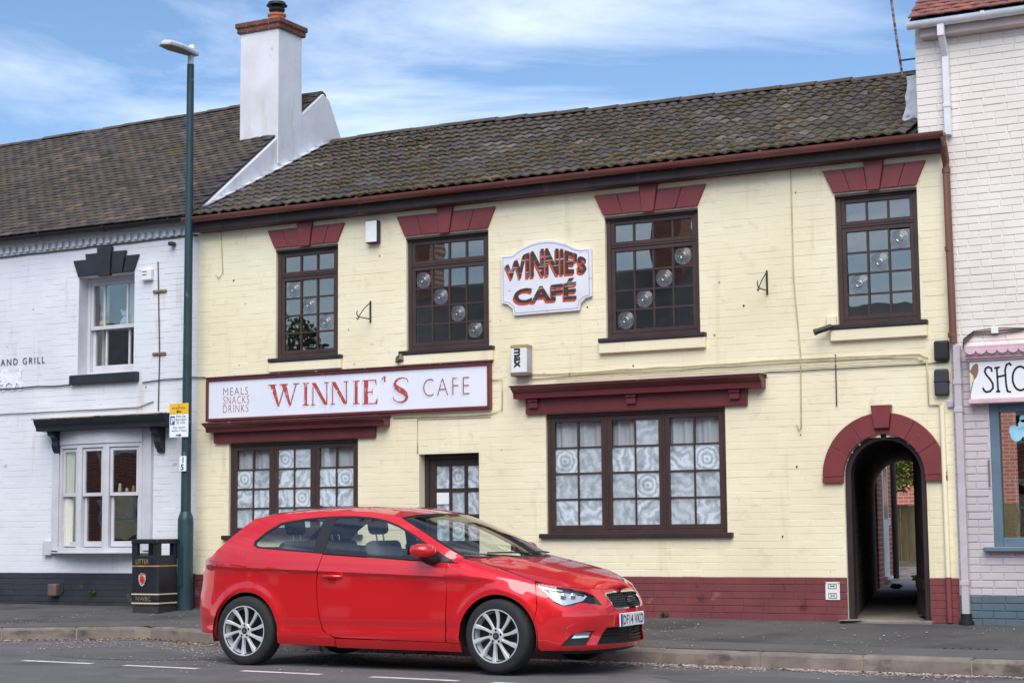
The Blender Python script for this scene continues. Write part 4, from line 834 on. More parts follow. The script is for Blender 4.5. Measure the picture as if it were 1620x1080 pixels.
def ser(n):
    B_ = lambda a,c,b,d: [(a,c),(b,c),(b,d),(a,d)]
    if n == 'I': return [B_(.3,0,.7,1),B_(.05,0,.95,.045),B_(.05,.955,.95,1)]
    if n == 'N': return [B_(.07,0,.13,1),B_(.86,0,.92,1),[(.02,1),(.26,1),(.93,0),(.74,0)],B_(0,0,.24,.04),B_(.74,.96,1.0,1)]
    if n == 'W': return [[(.05,1),(.21,1),(.37,0),(.31,0)],[(.32,0),(.36,0),(.56,.97),(.52,.97)],[(.42,1),(.58,1),(.74,0),(.68,0)],[(.69,0),(.73,0),(.92,.97),(.88,.97)],B_(0,.96,.27,1),B_(.37,.96,.64,1),B_(.8,.96,1,1)]
    if n == 'E': return [B_(.12,0,.38,1),B_(.02,0,.95,.04),B_(.02,.96,.9,1),B_(.38,.48,.66,.52),B_(.62,.38,.66,.62),[(.95,0),(.99,.24),(.93,.24),(.84,.04)],[(.90,1),(.93,.78),(.88,.78),(.80,.96)]]
    if n == "'": return [[(.3,1),(.8,1),(.62,.0),(.42,.1)],[(.0,.7),(.25,.9),(.2,.4),(.0,.3)]]
    if n == 'S':
        P_ = [(.93,.80),(.86,.93),(.62,.985),(.36,.95),(.16,.82),(.17,.66),(.38,.54),(.66,.43),(.86,.29),(.84,.13),(.62,.025),(.34,.03),(.12,.12),(.05,.26)]; wd2 = [.05,.04,.035,.06,.13,.19,.23,.23,.19,.13,.06,.035,.03,.05]; out = []
        for i in range(len(P_)-1):
            (a,b),(c,d) = P_[i],P_[i+1]; dx,dy = c-a,(d-b); L_ = math.hypot(dx,dy); nx,ny = -dy/L_*.5,dx/L_*.5
            out.append([(a-nx*wd2[i],b-ny*wd2[i]),(c-nx*wd2[i+1],d-ny*wd2[i+1]),(c+nx*wd2[i+1],d+ny*wd2[i+1]),(a+nx*wd2[i],b+ny*wd2[i])])
        return out
for ch, a, b, c, d in (('W',-12.872,-12.405,2.742,3.016),('I',-12.362,-12.258,2.736,3.014),('N',-12.230,-11.972,2.735,3.008),('N',-11.942,-11.69,2.732,3.006),('I',-11.63,-11.525,2.722,3.006),('E',-11.492,-11.268,2.715,3.006),("'",-11.215,-11.135,2.965,3.04),('S',-11.068,-10.832,2.715,3.014)):
    g = MB(); h = MB()
    for k, p in enumerate(ser(ch)):
        g.add([(a+(b-a)*u, ys-.0004*k, c+(d-c)*v) for u,v in p], [tuple(range(len(p)))]); h.add([(a-.025+(b-a)*u, ys+.0012-.00005*k, c-.026+(d-c)*v) for u,v in p], [tuple(range(len(p)))])
    o = g.build('letter', M_lred, sg, recalc=False); h.build('letter_shadow', M_lblue, o, recalc=False)
# shaped hanging board
sb = empty('shaped_board', (-9.015, YW-.03, 3.65), 'peeling white shaped board reading WINNIE\'S CAFÉ in black and orange', 'sign')
arcp = lambda s: [(-9.015+s*x, z) for x, z in ((.578,3.80),(.50,3.785),(.435,3.74),(.42,3.65))]
ol = [(-9.593,4.352),(-9.46,4.35),(-9.366,4.412),(-9.217,4.466),(-9.11,4.486),(-9.0,4.490),(-8.89,4.476),(-8.745,4.431),(-8.632,4.37),(-8.57,4.352),(-8.437,4.35)]
full = ol[::-1]+[(-9.593,3.805),(-9.512,3.785),(-9.448,3.73),(-9.435,3.65),(-8.596,3.655),(-8.575,3.735),(-8.517,3.785),(-8.437,3.805)]
M_peel = pm('peeling_white_board', srgb(230,230,236), srgb(214,214,222), 3., .6, .3, 60, spots=[(srgb(128,122,120), 13., .665, .03, (.5,1,2.2))])
bd = MB().prism(full, YW-.042, YW-.010).build('board', M_peel, sb, bevel=.004); cx, cz = -9.015, 4.05
g = MB(); q = [(cx+(x-cx)*.95, cz+(z-cz)*.93) for x, z in full]
for a, b in zip(q, q[1:]+q[:1]):
    d = Vector((b[0]-a[0],b[1]-a[1])); nn = Vector((-d.y,d.x)).normalized()*.003; g.add([(a[0]-nn.x,YW-.0445,a[1]-nn.y),(b[0]-nn.x,YW-.0445,b[1]-nn.y),(b[0]+nn.x,YW-.0445,b[1]+nn.y),(a[0]+nn.x,YW-.0445,a[1]+nn.y)], [(0,1,2,3)])
g.build('border_line', pm('grey_line_paint', srgb(150,150,158)), sb, recalc=False)
M_orange = worn('orange_letter_paint', srgb(190,76,44), srgb(186,124,102), (.6,1,2), 22., .62); M_black = worn('flaking_black_letter_paint', srgb(58,46,42), srgb(190,180,176), (.30,1,3.2), 15., .575)
def arched(txt, x0, x1, z0, tops, y, mat, nm, dx=0, dz=0):
    me = text_mesh(txt, 1., mat, nm, bold=.035, res=4); xs = [v.co.x for v in me.vertices]; zs = [v.co.z for v in me.vertices]; a,b,c,d = min(xs),max(xs),min(zs),max(zs)
    bm = bmesh.new(); bm.from_mesh(me); bmesh.ops.triangulate(bm, faces=bm.faces); bmesh.ops.subdivide_edges(bm, edges=[e for e in bm.edges if e.calc_length() > .12], cuts=2); bm.to_mesh(me); bm.free()
    for v in me.vertices:
        u = (v.co.x-a)/(b-a); w_ = (v.co.z-c)/(d-c); v.co = (x0+(x1-x0)*u+dx, 0, z0+(interp(tops,u)-z0)*w_+dz)
    return link(nm, me, sb, Vector((0,y,0))-wl(sb))
tops = [(0,4.24),(.12,4.30),(.25,4.365),(.4,4.405),(.55,4.41),(.7,4.385),(.82,4.335),(.9,4.29),(1,4.245)]
for nm, mt, yy, dx, dz in (('letter_shade',M_orange,YW-.0440,-.018,-.026),('letter_shade',M_orange,YW-.0443,-.0135,-.0195),('letter_shade',M_orange,YW-.0446,-.009,-.013),('letter_shade',M_orange,YW-.0449,-.0045,-.0065),('letters',M_black,YW-.0455,0,0)):
    arched("WINNIE'S", -9.535, -8.495, 4.075, tops, yy, mt, nm, dx, dz); arched('CAFÉ', -9.425, -8.625, 3.785, [(0,3.99),(1,4.035)], yy, mt, nm, dx, dz)
# alarm boxes
M_navy = pm('navy_plastic', srgb(34,40,66), rough=.5)
a1 = MB().box(-11.425,-11.255,YW-.085,YW-.008,4.648,4.925).build('alarm_box', M_navy, bevel=.01, at=(-11.34,YW,4.65)); tag(a1, 'white and navy alarm box between first two upper cafe windows', 'alarm box'); MB().box(-11.42,-11.262,YW-.095,YW-.086,4.66,4.918).build('cover', M_plas_w, a1, bevel=.004)
M_beige = pm('aged_beige_plastic', srgb(206,196,186), srgb(188,178,170), 5., .5)
a2 = MB().box(-9.425,-9.215,YW-.13,YW-.008,2.955,3.295).build('alarm_box', pm('lilac_grey_plastic', srgb(176,168,178), srgb(160,152,164), 6., .5), bevel=.008, at=(-9.32,YW,2.96)); tag(a2, 'pale alarm box lettered max above the big cafe window', 'alarm box')
MB().box(-9.42,-9.22,YW-.137,YW-.131,2.985,3.265).build('cover', M_plas_w, a2, bevel=.003); MB().box(-9.428,-9.212,YW-.139,YW-.009,2.945,2.985).build('base', pm('brown_grey_plastic', srgb(112,100,90), rough=.6), a2, bevel=.004); MB().box(-9.428,-9.212,YW-.139,YW-.009,3.266,3.30).build('cap', pm('ochre_plastic', srgb(168,150,104), rough=.6), a2, bevel=.004)
put_text('max', -9.375, 3.262, YW-.1385, .15, pm('black_print', srgb(24,24,26), rough=.6), a2, roty=R(90), bold=.006, sx=.84)
a3 = MB().box(-14.895,-14.735,YW-.07,YW-.008,4.462,4.612).build('alarm_box', M_plas_w, bevel=.01, at=(-14.8,YW,4.46)); tag(a3, 'small white alarm box beside the white house upper window', 'alarm box'); MB().box(-14.87,-14.80,YW-.073,YW-.071,4.57,4.58).box(-14.87,-14.80,YW-.073,YW-.071,4.53,4.54).build('vent_slot', M_grey, a3)
# basket brackets
def bracket(x, z, label):
    t = empty('basket_bracket', (x, YW, z), label, 'bracket', 'hanging basket brackets'); y0 = YW-.012
    MB().box(x-.008,x+.008,y0-.008,YW-.006,z-.13,z+.13).build('back_bar', M_blackp, t)
    MB().tube([(x,y0,z-.09),(x,y0-.26,z-.09),(x,y0-.29,z-.07),(x,y0-.30,z-.04),(x,y0-.285,z-.02)], .007, 6).build('arm', M_blackp, t); MB().tube([(x,y0,z+.11),(x,y0-.13,z+.03),(x,y0-.26,z-.085)], .006, 6).build('brace', M_blackp, t)
    MB().tube([(x,y0-.25,z-.10),(x,y0-.285,z-.125),(x,y0-.30,z-.10)], .006, 6).build('hook', M_blackp, t)
bracket(-11.40, 3.83, 'black wrought basket bracket left of the second upper window'); bracket(-6.375, 3.81, 'black wrought basket bracket left of the rightmost upper window')
# camera, floodlight, boxes
t = empty('security_camera', (-5.70,YW,3.24), 'black bullet security camera below the rightmost upper window', 'camera')
MB().box(-5.72,-5.62,YW-.045,YW-.008,3.30,3.40).build('junction_box', M_cream, t, bevel=.006); MB().tube([(-5.67,YW-.03,3.29),(-5.68,YW-.09,3.27)], .014, 8).build('mount', M_plas_k, t, smooth=40)
b_ = MB().tube([(-5.66,YW-.07,3.285),(-5.80,YW-.16,3.23)], .03, 12).build('body', M_plas_k, t, smooth=40); MB().tube([(-5.795,YW-.157,3.232),(-5.815,YW-.169,3.225)], .034, 12).build('sunshield', M_plas_k, b_, smooth=40)
t = MB().box(-.05,.05,-.03,.03,-.04,.04).build('floodlight', pm('dull_olive_metal', srgb(128,122,104), rough=.6), bevel=.006, local=True); t.location = (-10.96,YW-.06,3.235); t.rotation_euler = (R(-20),R(-20),R(-20)); tag(t, 'small dull floodlight at the left end of the second sill', 'floodlight'); MB().box(-.04,.04,-.034,-.031,-.03,.03).build('lens', M_glass, t, local=True)
t = MB().box(-14.44,-14.37,YW-.10,YW-.008,4.88,4.93).build('floodlight', M_grey, bevel=.01); tag(t, 'small grey floodlight high on the white house near the join', 'floodlight')
for z0, z1, x0, x1, lab in ((2.868,3.075,-4.60,-4.448,'upper black cable box beside the brown downpipe'),(2.515,2.785,-4.608,-4.462,'lower grey strapped cable box above the arch')):
    t = MB().box(x0,x1,YW-.07,YW-.008,z0,z1).build('cable_box', M_grey if z0 < 2.6 else M_plas_k, bevel=.022, seg=3, at=(x0,YW,z0)); tag(t, lab, 'cable box')
    if z0 < 2.6: MB().box(x0-.004,x1+.004,YW-.074,YW-.006,2.655,2.664).build('strap', M_plas_k, t)
    else: MB().box(x0+.01,x1-.01,YW-.074,YW-.071,z0+.03,z1-.02).build('cover', M_plas_k, t, bevel=.008)
t = MB().box(-4.49,-4.43,YW-.035,YW-.008,2.40,2.455).build('warning_label', pm('violet_white_label', srgb(206,196,226), srgb(150,132,190), 30., .6)); tag(t, 'small violet and white label under the lower cable box', 'label')
hp = MB().box(-5.822,-5.668,YW-.018,YW-.011,.462,.646).build('utility_plate', M_plas_w, bevel=.003, at=(-5.75,YW,.46)); tag(hp, 'white utility marker plate on the plinth beside the arch', 'sign')
g = MB()
for z0 in (.575,.478): frame_ring(g, -5.79,-5.70,z0,z0+.055,.006,YW-.0195,YW-.0185); g.box(-5.765,-5.758,YW-.0196,YW-.0186,z0+.012,z0+.045); g.box(-5.732,-5.725,YW-.0196,YW-.0186,z0+.012,z0+.045); g.box(-5.757,-5.733,YW-.0196,YW-.0186,z0+.024,z0+.032)
g.build('marking', M_plas_k, hp)
for x in (-5.812,-5.678): MB().lathe([(.006,-.0225),(.006,-.0185)],8,(x,YW,.634),'y').build('screw', M_grey, hp)
# cables on the walls
M_cab = pm('cream_painted_cable', srgb(206,196,160), srgb(176,166,132), 9., .6); M_cabk = pm('grey_black_cable', srgb(70,66,64), srgb(48,46,46), 9., .6)
def cable(pts, r, mat, label, off=.012):
    P_ = []
    for (a,b),(c,d) in zip(pts, pts[1:]):
        n_ = max(2, int(math.hypot(c-a,d-b)/.22))
        for k in range(n_):
            t_ = k/n_; P_.append((a+(c-a)*t_, YW-off-r, b+(d-b)*t_-(.006*math.sin(math.pi*t_*3)**2 if abs(c-a) > .4 else 0)+random.uniform(-.002,.002)))
    P_.append((pts[-1][0],YW-off-r,pts[-1][1]))
    return tag(MB().tube(P_, r, 6).build('cable', mat, smooth=180, at=P_[0]), label, 'cable')
cable([(-9.227,2.966),(-8.705,2.956),(-8.08,2.966),(-7.66,2.966),(-7.067,2.963),(-6.454,2.971),(-5.79,2.969),(-5.116,2.958),(-4.755,2.952),(-4.672,2.908)], .007, M_cab, 'topmost cream cable running right from the max alarm box')
cable([(-9.227,2.912),(-8.745,2.935),(-8.08,2.938),(-7.662,2.930),(-7.068,2.942),(-6.455,2.937),(-5.79,2.942),(-5.116,2.939),(-4.788,2.915),(-4.687,2.851)], .006, M_cab, 'second cream cable just below the topmost cafe cable')
cable([(-8.9,2.90),(-7.663,2.903),(-7.069,2.90),(-6.456,2.897),(-5.793,2.896),(-5.118,2.893),(-4.711,2.891)], .006, M_cab, 'third cream cable lying over the large shop cornice', .03)
cable([(-6.40,2.80),(-6.471,2.843),(-6.386,2.852),(-5.794,2.849),(-5.119,2.848),(-4.467,2.859)], .005, M_cabk, 'thin dark cable leaving the right end of the large cornice')
cable([(-9.735,2.927),(-9.601,2.934),(-9.605,2.578),(-9.762,2.533),(-10.404,2.536),(-11.08,2.543)], .006, M_cab, 'cream cable looping round the right end of the fascia sign')
cable([(-9.763,2.511),(-10.74,2.520),(-10.742,2.106)], .005, M_cab, 'thin cream cable dropping to the cafe door head')
cable([(-6.077,5.0),(-6.075,3.834),(-6.02,3.022),(-6.035,2.249),(-6.06,2.224),(-6.082,2.291)], .006, M_cab, 'long vertical cream cable ending in a hook above the wall')
cable([(-5.642,3.0),(-5.645,2.459)], .006, M_cabk, 'short dark vertical cable hanging left of the arch crown')
cable([(-13.648,5.0),(-13.612,4.469),(-13.681,4.41),(-13.722,4.461)], .005, M_cab, 'short hooked cable under the eave at the cafe left end')
cable([(-4.685,2.896),(-4.675,2.432),(-4.547,2.427)], .008, M_cab, 'cream cable bending round the two cable boxes')
cable([(-17.6,4.980),(-15.734,4.988),(-14.153,5.0),(-14.02,4.985)], .009, M_cabk, 'black cable under the dentils of the white house')
cable([(-17.6,3.17),(-16.676,3.174),(-16.12,3.165)], .009, M_cabk, 'dark cable running left from the white house upper sill')
cable([(-14.89,3.14),(-14.528,3.164),(-14.12,3.168),(-13.869,3.156)], .008, M_cabk, 'dark cable from the white house upper sill to the fascia sign')
cable([(-17.6,2.828),(-16.013,2.826),(-14.945,2.824),(-14.707,2.888)], .006, M_cabk, 'thin dark cable above the bow window hood')
cable([(-14.658,4.70),(-14.613,3.495),(-14.622,2.762)], .007, M_cabk, 'thin vertical pipe scar on the white house wall')
for z in (4.31,3.50): tag(MB().box(-14.73,-14.51,YW-.03,YW-.008,z-.018,z+.018).build('old_pipe_clip', pm('rust_cream_iron', srgb(150,132,96), srgb(70,58,46), 30., .8), bevel=.006), ('upper' if z > 4 else 'lower')+' rusty old pipe clip on the white house wall', 'pipe clip')
cd = MB().tube([(-4.545,YW-.03,2.42),(-4.54,YW-.03,.70)], .026, 10).build('conduit', M_cream, smooth=50, at=(-4.54,YW,.25)); MB().tube([(-4.54,YW-.03,.699),(-4.538,YW-.03,.25)], .029, 10).build('lower_conduit', M_plinth, cd, smooth=50); tag(cd, 'cream wall conduit turning oxblood at the plinth right of the arch', 'conduit')
# wall lettering and emblem of the white house
t = fit_text('AND GRILL', -17.365, -16.572, 3.487, 3.574, YW-.0135, pm('black_wall_lettering', srgb(44,46,54), rough=.6), None, 'wall_lettering', space=1.35); tag(t, 'black AND GRILL lettering on the white house wall', 'lettering')
lion = [(-17.40,3.30),(-17.36,3.40),(-17.31,3.44),(-17.25,3.43),(-17.21,3.37),(-17.16,3.35),(-17.07,3.36),(-17.02,3.40),(-17.05,3.45),(-17.02,3.46),(-16.99,3.40),(-16.985,3.33),(-16.99,3.27),(-16.96,3.22),(-16.97,3.14),(-17.03,3.13),(-17.02,3.20),(-17.07,3.24),(-17.10,3.14),(-17.16,3.13),(-17.14,3.22),(-17.20,3.25),(-17.26,3.22),(-17.27,3.14),(-17.33,3.13),(-17.31,3.23),(-17.37,3.22),(-17.38,3.25),(-17.33,3.27)]
tag(MB().prism(lion, YW-.014, YW-.0125).build('painted_emblem', pm('bright_white_paint', srgb(240,242,248), rough=.5, spots=[(srgb(214,217,226),22.,.5,.1)])), 'faint white lion emblem painted under the AND GRILL lettering', 'emblem')
g = MB().box(-16.375,-16.225,YW-.10,YW-.008,.40,.56); t = g.build('flue_cover', pm('brown_grey_metal', srgb(112,92,84), srgb(92,76,70), 5., .5), bevel=.02, seg=3, at=(-16.3,YW,.4)); tag(t, 'brown boiler flue cover on the black plinth', 'flue'); MB().lathe([(.095,-.02),(.095,-.008)],20,(-16.26,YW,.49),'y').build('collar', M_wplinth, t)
# shop sign
ss = empty('shop_sign', (-3.3,YW,2.42), 'white shop sign with pink trim, brown dog ear and black SHO', 'sign'); M_pk = pm('pink_gloss_paint', srgb(224,190,196), srgb(206,172,180), 4., .45, .15, 40); yb = YW-.10
MB().box(-4.235,-2.0,yb,YW-.005,2.465,2.84).build('board', pm('white_gloss_board', srgb(234,234,236), rough=.4), ss, bevel=.003); MB().box(-4.255,-2.0,yb-.03,YW-.006,2.415,2.463).build('lower_rail', M_pk, ss, bevel=.006)
MB().prismx([(YW-.006,2.842),(yb-.02,2.842),(yb-.025,2.862),(yb-.045,2.867),(yb-.045,2.885),(yb-.06,2.895),(yb-.075,2.99),(YW-.006,3.0)], -4.262, -2.0).build('canopy', M_pk, ss, bevel=.003)
for k in range(9): 
    x = -4.20+.105*k; MB().prism([(x+.052*math.cos(R(a)), 2.945+.042*math.sin(R(a))) for a in range(180,361,18)], yb-.088, yb-.066).build('scallop', M_pk, ss)
M_ink = pm('black_sign_ink', srgb(26,26,32), rough=.5); yt = yb-.003
def stroke(pts, r):
    g = MB()
    for (a,b),(c,d) in zip(pts, pts[1:]):
        v = Vector((c-a,d-b)); nn = Vector((-v.y,v.x)).normalized()*r; e = v.normalized()*r*.6; g.add([(a-e.x-nn.x,yt,b-e.y-nn.y),(c+e.x-nn.x,yt,d+e.y-nn.y),(c+e.x+nn.x,yt,d+e.y+nn.y),(a-e.x+nn.x,yt,b-e.y+nn.y)], [(0,1,2,3)])
    return g
def arcpts(cx,cz,rx,rz,a0,a1,n=16): return [(cx+rx*math.cos(R(a0+(a1-a0)*k/n)), cz+rz*math.sin(R(a0+(a1-a0)*k/n))) for k in range(n+1)]
for nm, strokes in (('S',[[(-4.015,2.735),(-4.02,2.765),(-4.05,2.778),(-4.075,2.765),(-4.085,2.735),(-4.07,2.70),(-4.035,2.655),(-4.01,2.61),(-4.01,2.565),(-4.04,2.535),(-4.08,2.53),(-4.10,2.55),(-4.108,2.57)]]),('H',[[(-3.965,2.765),(-3.96,2.53)],[(-3.985,2.765),(-3.94,2.77)],[(-3.975,2.53),(-3.945,2.53)],[(-3.96,2.675),(-3.88,2.69)],[(-3.84,2.52),(-3.87,2.53),(-3.88,2.60),(-3.885,2.74),(-3.87,2.79),(-3.84,2.805),(-3.825,2.785)]]),('O',[arcpts(-3.74,2.65,.075,.118,0,360,28)]),):
    for s_ in strokes: stroke(s_, .009).build('letter', M_ink, ss, recalc=False)
MB().prism([(-4.235,2.74),(-4.20,2.80),(-4.165,2.822),(-4.148,2.80),(-4.147,2.74),(-4.165,2.69),(-4.195,2.655),(-4.20,2.70)], yb-.004, yb-.001).build('dog_ear', pm('brown_print', srgb(138,102,84), rough=.6), ss); MB().prism([(-4.235,2.74),(-4.205,2.70),(-4.20,2.65),(-4.235,2.60)], yb-.0035, yb-.001).build('dog_face', pm('cream_print', srgb(228,214,176), rough=.6), ss); stroke([(-4.20,2.66),(-4.215,2.60),(-4.235,2.52)], .005).build('outline', pm('tan_print', srgb(150,130,110)), ss, recalc=False)
M_dec = pm('pale_blue_sticker', srgb(176,224,240), srgb(140,206,232), 14., .5); g = MB()
for cx,cz,rr in ((-3.83,2.10,.06),(-3.85,2.14,.05),(-3.80,2.14,.05),(-3.875,2.17,.022),(-3.79,2.18,.024),(-3.76,2.20,.05),(-3.76,2.26,.035),(-3.755,2.13,.05)): g.prism([(cx+rr*math.cos(R(a)),cz+rr*1.05*math.sin(R(a))) for a in range(0,360,20)], YW+.044-.0002*cx, YW+.0455)
tag(g.build('window_sticker', M_dec, recalc=True), 'pale blue cut out sticker on the shop window', 'sticker')
tag(MB().box(-4.105,-4.09,YW-.03,YW-.008,1.60,1.86).build('shop_wall_bar', pm('rusty_bar', srgb(132,110,104), rough=.7), bevel=.003), 'thin rusty upright bar on the lilac wall', 'bar')
for k, (dz_, r_) in enumerate(((0,.008),(-.03,.007),(.02,.006))):
    P_ = [(-4.31,YW-.03,2.99+dz_*.3),(-4.30,YW-.035,3.06+dz_),(-4.2,YW-.03,3.137+dz_*.6),(-3.98,YW-.03,3.143+dz_*1.3),(-3.7,YW-.03,3.146+dz_*.3),(-3.2,YW-.03,3.15+dz_),(-2.4,YW-.03,3.16+dz_)]
    tag(MB().tube(P_, r_, 6).build('shop_cable', M_cabk, smooth=180, at=P_[0]), ['middle','lowest sagging','topmost'][k]+' black cable in the bundle above the shop sign', 'cable', 'cables above the shop sign')
tag(MB().box(-4.02,-3.95,YW-.06,YW-.008,3.115,3.185).build('cable_junction', M_plas_w, bevel=.006), 'small white junction box on the shop cable bundle', 'junction box')
ae = empty('aerial_pole', (-4.78,YW+.15,5.9), 'rusty aerial pole bracketed to the pink shop corner', 'aerial')
MB().tube([(-4.87,YW+.1,5.90),(-4.92,YW+.1,6.3),(-4.98,YW+.1,6.9),(-5.02,YW+.1,7.5)], .013, 8).build('pole', pm('rusty_steel_pole', srgb(150,116,104), srgb(60,48,46), 18., .6, stretch=(1,1,1.6), lo=.46, hi=.54), ae, smooth=50)
for z in (5.92,6.05): MB().box(-4.90,-4.70,YW+.09,YW+.11,z,z+.014).build('bracket', M_blackp, ae)
# ------------------------------------------------------------------ curtains and ornaments
def net_mat():
    m = bpy.data.materials.new('net_curtain'); m.use_nodes = True; t = m.node_tree; t.nodes.clear(); l = t.links.new; o = N(t,'ShaderNodeOutputMaterial'); tr = N(t,'ShaderNodeBsdfTransparent'); df = N(t,'ShaderNodeBsdfDiffuse', i={'Color':(.82,.86,.90,1)}); tl = N(t,'ShaderNodeBsdfTranslucent', i={'Color':(.7,.74,.78,1)}); mx0 = N(t,'ShaderNodeMixShader', i={0:.3}); mx = N(t,'ShaderNodeMixShader')
    g_ = N(t,'ShaderNodeNewGeometry'); v = N(t,'ShaderNodeTexVoronoi', i={'Scale':7.5,'Randomness':.6}); r = N(t,'ShaderNodeValToRGB'); r.color_ramp.elements[0].position = .16; r.color_ramp.elements[0].color = (.95,.95,.95,1); r.color_ramp.elements[1].position = .20; r.color_ramp.elements[1].color = (.84,.84,.84,1)
    mpn = N(t,'ShaderNodeMapping', i={'Scale':(1,.01,1)}); l(g_.outputs['Position'], mpn.inputs[0]); l(mpn.outputs[0], v.inputs['Vector']); l(v.outputs['Distance'], r.inputs[0]); l(r.outputs[0], mx.inputs[0]); l(df.outputs[0], mx0.inputs[1]); l(tl.outputs[0], mx0.inputs[2]); l(tr.outputs[0], mx.inputs[1]); l(mx0.outputs[0], mx.inputs[2]); l(mx.outputs[0], o.inputs[0]); return m
M_net = net_mat()
def curtain(x0, x1, z0, z1, y, label, seed, mat=None, amp=.02, fr=38):
    g = MB(); n = int((x1-x0)*90); rnd = random.Random(seed); ph = rnd.uniform(0,6)
    pr = [(x0+(x1-x0)*k/n, amp*(math.sin(fr*(x0+(x1-x0)*k/n)+ph+2*math.sin(3.1*k/n*6))+.4*math.sin(fr*2.3*(x1-x0)*k/n))) for k in range(n+1)]
    g.add([(x,y+d*.6,z1) for x,d in pr]+[(x,y+d,z0) for x,d in pr], [(i,i+1,n+2+i,n+1+i) for i in range(n)])
    return tag(g.build('net_curtain', mat or M_net, smooth=180, recalc=False, at=(x0,y,z0)), label, 'curtain')
curtain(LR[0]+.02,LR[1]-.02,1.12,2.44,YW+.13,'dotted net curtain behind the large right cafe window',1); curtain(LL[0]+.02,LL[1]-.02,1.12,2.27,YW+.13,'dotted net curtain behind the left cafe shop window',2); curtain(DR[0]+.05,DR[1]-.05,.4,2.0,YW+.215,'pale net curtain behind the cafe door panes',3)
M_cw = pm('white_cotton', srgb(214,212,204), rough=.9); curtain(-16.2,-16.0,1.05,2.24,YW-.02,'white curtain at the left of the bow window',5,M_cw,.02,60)
curtain(U[0]+.1,U[0]+.22,3.4,4.5,YW+.36,'pale curtain at the left of the white house upper sash',6,M_cw,.015,70); curtain(U[1]-.42,U[1]-.1,3.9,4.5,YW+.36,'pale tied curtain at the right of the white house upper sash',7,M_cw,.02,60)
oc = [srgb(214,206,190),srgb(150,150,160),srgb(226,214,180),srgb(200,196,196),srgb(176,140,110),srgb(230,226,214)]
for k, (x, y_) in enumerate(((-16.02,YW-.03),(-15.93,YW-.05),(-15.23,YW-.08),(-15.13,YW-.06),(-15.04,YW-.04),(-14.95,YW-.02))):
    h = .05+.03*((k*7)%3); t = MB().lathe([(.022,0),(.028,h*.3),(.018,h*.55),(.022,h*.75),(.012,h),(.002,h*1.05)], 10, (x,y_+.055,1.74)).build('ornament', pm('glazed_ornament', oc[k], rough=.25), smooth=60, at=(x,y_+.055,1.74)); tag(t, ['leftmost tiny pale','second tiny grey','third tiny cream','fourth tiny pale','fifth tiny brown','rightmost tiny ivory'][k]+' ornament on the bow window meeting rail', 'ornament', 'ornaments in the bow window')
for x0,x1,z1,c,lab in ((-15.88,-15.74,4.10,srgb(222,184,110),'yellow soft toy on the white house upper sash rail'),(-15.55,-15.40,4.08,srgb(150,200,220),'pale blue soft toy on the white house upper sash rail'),(-15.22,-15.14,4.06,srgb(214,170,130),'tan soft toy on the white house upper sash rail')):
    g = MB(); rnd = random.Random(int(x0*-100)); cx = (x0+x1)/2; w_ = (x1-x0)/2
    for c_, r_ in (((cx,YW+.30,3.99),w_),((cx,YW+.30,3.99+w_*1.5),w_*.7),((cx-w_*.6,YW+.30,3.99+w_*2.1),w_*.3),((cx+w_*.6,YW+.30,3.99+w_*2.1),w_*.3)): blob(g, c_, r_, 1., rnd)
    tag(g.build('soft_toy', pm('plush', c, rough=.95), smooth=180), lab, 'soft toy')
tag(MB().box(U[0]+.06,U[1]-.06,YW+.265,YW+.36,3.90,3.935).build('rail_shelf', M_sash), 'narrow shelf behind the white house upper sash rail', 'shelf')
# ------------------------------------------------------------------ lamp post, signs on it, litter bin
LX, LY = -13.95, 17.42; LZ = on_pave(LX, LY)
M_teal = pm('dark_teal_paint', srgb(38,66,72), srgb(30,52,58), 3., .42, .15, 40, spots=[(srgb(104,112,112), 9., .66, .06)])
lam = empty('street_lamp', (LX,LY,LZ), 'tall teal street lamp column with flat grey LED head', 'street lamp')
MB().lathe([(.098,LZ-.02),(.098,1.36),(.092,1.40),(.07,1.46),(.066,1.47)], 24, (LX,LY,0)).build('base_column', M_teal, lam, smooth=40); MB().lathe([(.064,1.46),(.052,4.5),(.045,7.15)], 20, (LX,LY,0)).build('pole', M_teal, lam, smooth=40); MB().box(LX-.03,LX+.04,LY-.101,LY-.096,.55,1.05).build('access_door', M_teal, lam)
M_lamp = pm('pale_grey_cast_metal', srgb(190,196,204), rough=.5); MB().lathe([(.040,7.14),(.040,7.26)], 14, (LX,LY,0)).build('spigot', M_lamp, lam, smooth=40)
g = MB(); pl_ = [(-.06,.10),(.06,.10),(.10,-.1),(.13,-.32),(.10,-.52),(.0,-.58),(-.10,-.52),(-.13,-.32),(-.10,-.1)]; n = len(pl_)
g.add([(LX+x*.92,LY+y_,7.275) for x,y_ in pl_]+[(LX+x,LY+y_,7.31) for x,y_ in pl_]+[(LX+x*.7,LY+y_*.9,7.35) for x,y_ in pl_], [tuple(range(n))]+[(i,(i+1)%n,n+(i+1)%n,n+i) for i in range(n)]+[(n+i,n+(i+1)%n,2*n+(i+1)%n,2*n+i) for i in range(n)]+[tuple(range(2*n,3*n))])
hd = g.build('lantern_head', M_lamp, lam, bevel=.006); MB().lathe([(.04,7.36),(.04,7.40),(.025,7.41)], 14, (LX,LY+.02,0)).build('photocell', M_plas_w, lam, smooth=40); g = MB(); g.add([(LX+x*.72,LY-.38+(y_+.38)*.72,7.272) for x,y_ in pl_],[tuple(range(n))]); g.build('diffuser', pm('smoky_led_glass', srgb(120,112,108), rough=.2), hd, recalc=False)
